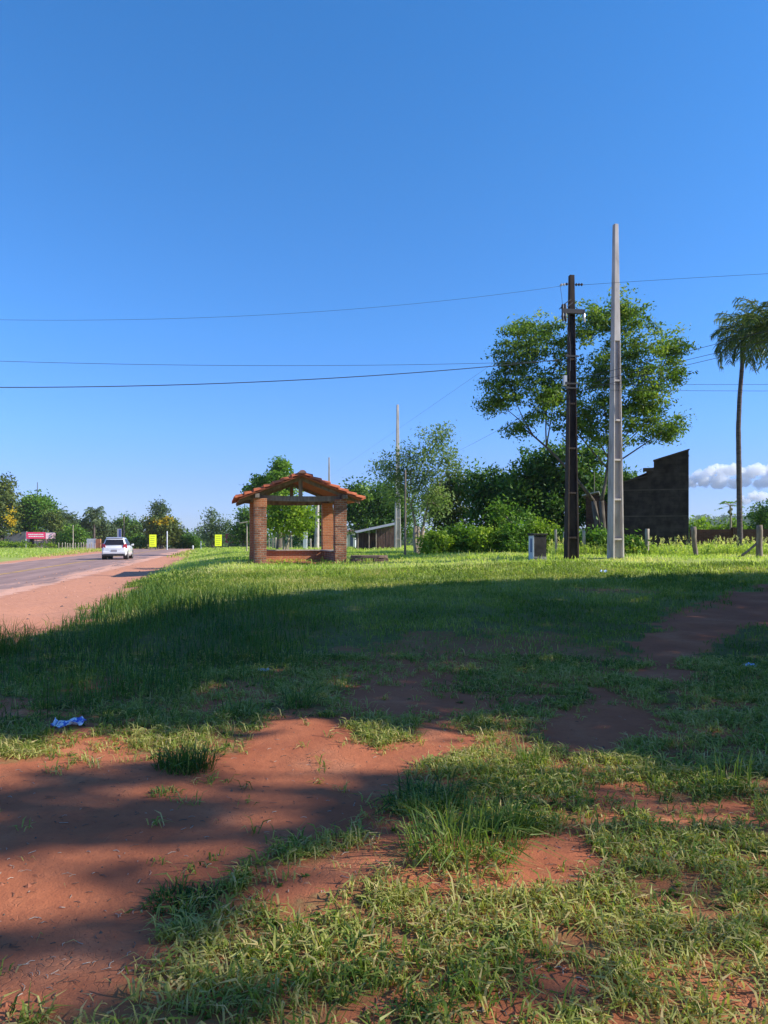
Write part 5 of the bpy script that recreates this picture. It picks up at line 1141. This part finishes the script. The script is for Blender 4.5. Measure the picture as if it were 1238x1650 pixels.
# ------------------------------------------------------------------ tall trees beside the lot, right of the picture, that throw the long shade
SHADE = [([(-300, 1130), (-300, 1062), (0, 1040), (130, 1011), (300, 976), (480, 951), (700, 940), (950, 930), (1238, 921), (2400, 925), (2400, 1320), (1238, 1262), (1100, 1248), (1000, 1228), (900, 1192), (800, 1160), (700, 1172), (640, 1180), (560, 1152), (400, 1160), (250, 1182), (100, 1188), (-300, 1225)], 1.0, 'big'),
         ([(-300, 1290), (0, 1268), (120, 1250), (240, 1232), (360, 1228), (350, 1252), (230, 1262), (100, 1282), (-300, 1330)], 1.0, 'dap'),
         ([(-300, 1375), (0, 1312), (150, 1300), (320, 1288), (400, 1300), (330, 1335), (240, 1356), (120, 1364), (0, 1372), (-300, 1420)], .8, 'dap'),
         ([(340, 1258), (470, 1266), (640, 1262), (640, 1276), (480, 1284), (340, 1274)], .9, 'dap'),
         ([(-300, 1540), (0, 1505), (110, 1488), (200, 1462), (300, 1425), (380, 1382), (470, 1335), (560, 1285), (640, 1265), (640, 1330), (560, 1350), (470, 1390), (390, 1430), (300, 1465), (215, 1500), (110, 1522), (0, 1540), (-300, 1580)], .95, 'dap'),
         ([(560, 1245), (720, 1238), (760, 1262), (700, 1310), (600, 1330), (560, 1300)], .8, 'dap'),
         ([(250, 1470), (330, 1440), (420, 1420), (330, 1500), (300, 1560), (250, 1580), (225, 1530)], .8, 'dap'),
         ([(0, 1665), (100, 1625), (230, 1590), (330, 1560), (420, 1590), (480, 1640), (480, 1700), (0, 1760)], .75, 'dap'),
         ([(110, 1400), (190, 1385), (260, 1402), (210, 1425), (130, 1425)], .7, 'dap'),
         ([(900, 1240), (1000, 1262), (960, 1290), (900, 1280)], .6, 'dap'),
         ([(940, 1380), (1130, 1390), (1238, 1430), (1238, 1470), (1100, 1440), (960, 1410)], .4, 'dap'),
         ([(-300, 1250), (300, 1215), (560, 1240), (640, 1270), (560, 1345), (420, 1410), (300, 1480), (230, 1560), (60, 1630), (-300, 1700)], .05, 'dap'),
         ([(700, 1540), (900, 1560), (1000, 1600), (900, 1640), (720, 1610)], .35, 'dap')]
r = np.random.default_rng(55)
pts_h = []
def strew(poly, dens, kind):
    wp = wpoly([(a, min(b, 1700)) for a, b in poly])
    lo, hi = wp.min(0), wp.max(0); A = (hi-lo).prod()
    n = int(A*dens*(40 if kind == 'big' else 130)); x = r.uniform(lo[0], hi[0], n); y = r.uniform(lo[1], hi[1], n)
    s = sdist(wp, x, y); ok = s < (-.12 if kind == 'big' else -.02); x, y = x[ok], y[ok]
    if kind == 'big': x, y = x[x < 16], y[x < 16]
    hmin = np.maximum((0.56*y-x)/1.5+1.2, 5.0 if kind == 'big' else 10.5)
    H = hmin+r.uniform(0, 1, len(x))**1.3*(4.5 if kind == 'big' else 3.5)
    pts_h.append((x, y, H, kind))
for a in SHADE: strew(*a)
CC = []; 
for x, y, H, kind in pts_h:
    k = H/SD[2]; CC.append(np.stack([x+SD[0]*k, y+SD[1]*k, H], -1))
nb_ = len(CC[0])
C = np.concatenate(CC); big = np.arange(len(C)) < nb_
TR = [('broad shade tree out of the picture, farthest along the lot', (24.0, 15.0)), ('broad shade tree out of the picture, middle of the row', (14.5, 9.0)), ('tall shade tree out of the picture, beside the place of view', (17.0, 3.0))]
own = np.argmin(np.stack([np.hypot(C[:, 0]-q[1][0], (C[:, 1]-q[1][1])) for q in TR]), 0)
for i, (lb, (tx, ty)) in enumerate(TR):
    sel = own == i; c = C[sel]; bg_ = big[sel]
    z0 = gz(tx, ty); t = thing('shade_tree', lb, 'tree', (tx, ty, z0)); B = np.array([tx, ty, z0])
    m1 = np.repeat(c[bg_], 5, 0); m1 = m1+r.normal(0, .16, m1.shape); m2 = np.repeat(c[~bg_], 3, 0); m2 = m2+r.normal(0, .07, m2.shape)
    V = np.concatenate([rhombs(m1, .34, .17, r, .4), rhombs(m2, .22, .11, r, .4)])-B
    part('crown', poly_mesh('crown', V, 4, np.clip(r.normal(.45, .18, len(V)), 0, 1)), M['leaf_dark'], t)
    rr = random.Random(i); mb = MB(); cl = c-B; zf = 3.2
    mb.tube([(0, 0, -.3), (0, 0, .1), (.1, .05, zf*.6), (.05, 0, zf)], [.55, .42, .34, .30], 9)
    for k in range(26):
        q = cl[rr.randrange(len(cl))]; branch(mb, (.05, 0, zf), q, .13, .02, rr, .12, 6, 5)
    part('trunk', mb, M['bark'], t, smooth=True)
# ------------------------------------------------------------------ cumulus low in the sky on the right
m = bpy.data.materials.new('cloud'); m.use_nodes = True; t = m.node_tree; t.nodes.remove(t.nodes['Principled BSDF'])
pv = N(t, 'ShaderNodeVolumePrincipled'); pv.inputs['Color'].default_value = (.995, .995, 1, 1); pv.inputs['Density'].default_value = .024; pv.inputs['Anisotropy'].default_value = .2
t.links.new(pv.outputs[0], t.nodes['Material Output'].inputs['Volume']); M['cloud'] = m
SC.cycles.volume_bounces = 12
def cloud(label, puffs, d, seed):
    """puffs: (px, py, radius in px of the photograph), merged into one billowing body"""
    r = np.random.default_rng(seed); c0 = P(puffs[0][0], puffs[0][1], d); bm = bmesh.new()
    for (px, py, rp) in puffs:
        c = P(px, py, d+r.uniform(-1, 1)*rp*5)-c0; R = rp/F*d
        ret = bmesh.ops.create_icosphere(bm, subdivisions=3, radius=R)
        for v in ret['verts']: v.co = Vector((v.co.x*1.1, v.co.y*1.3, v.co.z*.85))+Vector([float(q) for q in c])
    me = bpy.data.meshes.new('cloud'); bm.to_mesh(me); bm.free()
    o = part('cloud', me, M['cloud'], smooth=True); o.location = c0
    md = o.modifiers.new('merge', 'REMESH'); md.mode = 'VOXEL'; md.voxel_size = 4.5
    for sc_, st in ((70, 55), (28, 34), (11, 16)):
        tx = bpy.data.textures.new('billow', 'CLOUDS'); tx.noise_scale = sc_; tx.noise_depth = 3
        md = o.modifiers.new('billow', 'DISPLACE'); md.texture = tx; md.strength = st; md.mid_level = .5; md.texture_coords = 'LOCAL'
    return tag(o, label, 'cloud')
r = np.random.default_rng(3); pf = []
for px, top in ((1095, 768), (1112, 764), (1126, 757), (1140, 752), (1156, 746), (1170, 749), (1186, 745), (1205, 750), (1222, 747), (1240, 751), (1262, 745), (1290, 742), (1315, 752), (1340, 765)):
    rp = r.uniform(7, 13); pf.append((px, top+rp+r.uniform(-2, 3), rp))
    for k in range(4): q = r.uniform(3, 7); pf.append((px+r.uniform(-13, 13), top+r.uniform(5, 22), q))
    pf.append((px+r.uniform(-6, 6), 776+r.uniform(-4, 3), r.uniform(8, 12)))
cloud('long white cumulus cloud between the dark house and the right edge', pf, 5200, 1)
pf = []
for px, top in ((1200, 797), (1214, 790), (1230, 791), (1248, 795), (1268, 798)):
    pf.append((px, top+9, 8))
    for k in range(4): pf.append((px+r.uniform(-10, 10), top+r.uniform(5, 17), r.uniform(3, 6)))
cloud('small lower puff of white cloud behind the palm trunk', pf, 5600, 2)

# ------------------------------------------------------------------ the air
m = bpy.data.materials.new('haze'); m.use_nodes = True; t = m.node_tree; t.nodes.remove(t.nodes['Principled BSDF'])
pv = N(t, 'ShaderNodeVolumePrincipled'); pv.inputs['Color'].default_value = (.80, .88, 1, 1); pv.inputs['Density'].default_value = .00018; pv.inputs['Anisotropy'].default_value = .1
t.links.new(pv.outputs[0], t.nodes['Material Output'].inputs['Volume'])
mb = MB(); mb.box(-4500, 4500, -4500, 4500, -5, 62); hzo = part('haze', mb, m); tag(hzo, 'thin blue haze over the plain', 'haze', kind='stuff')
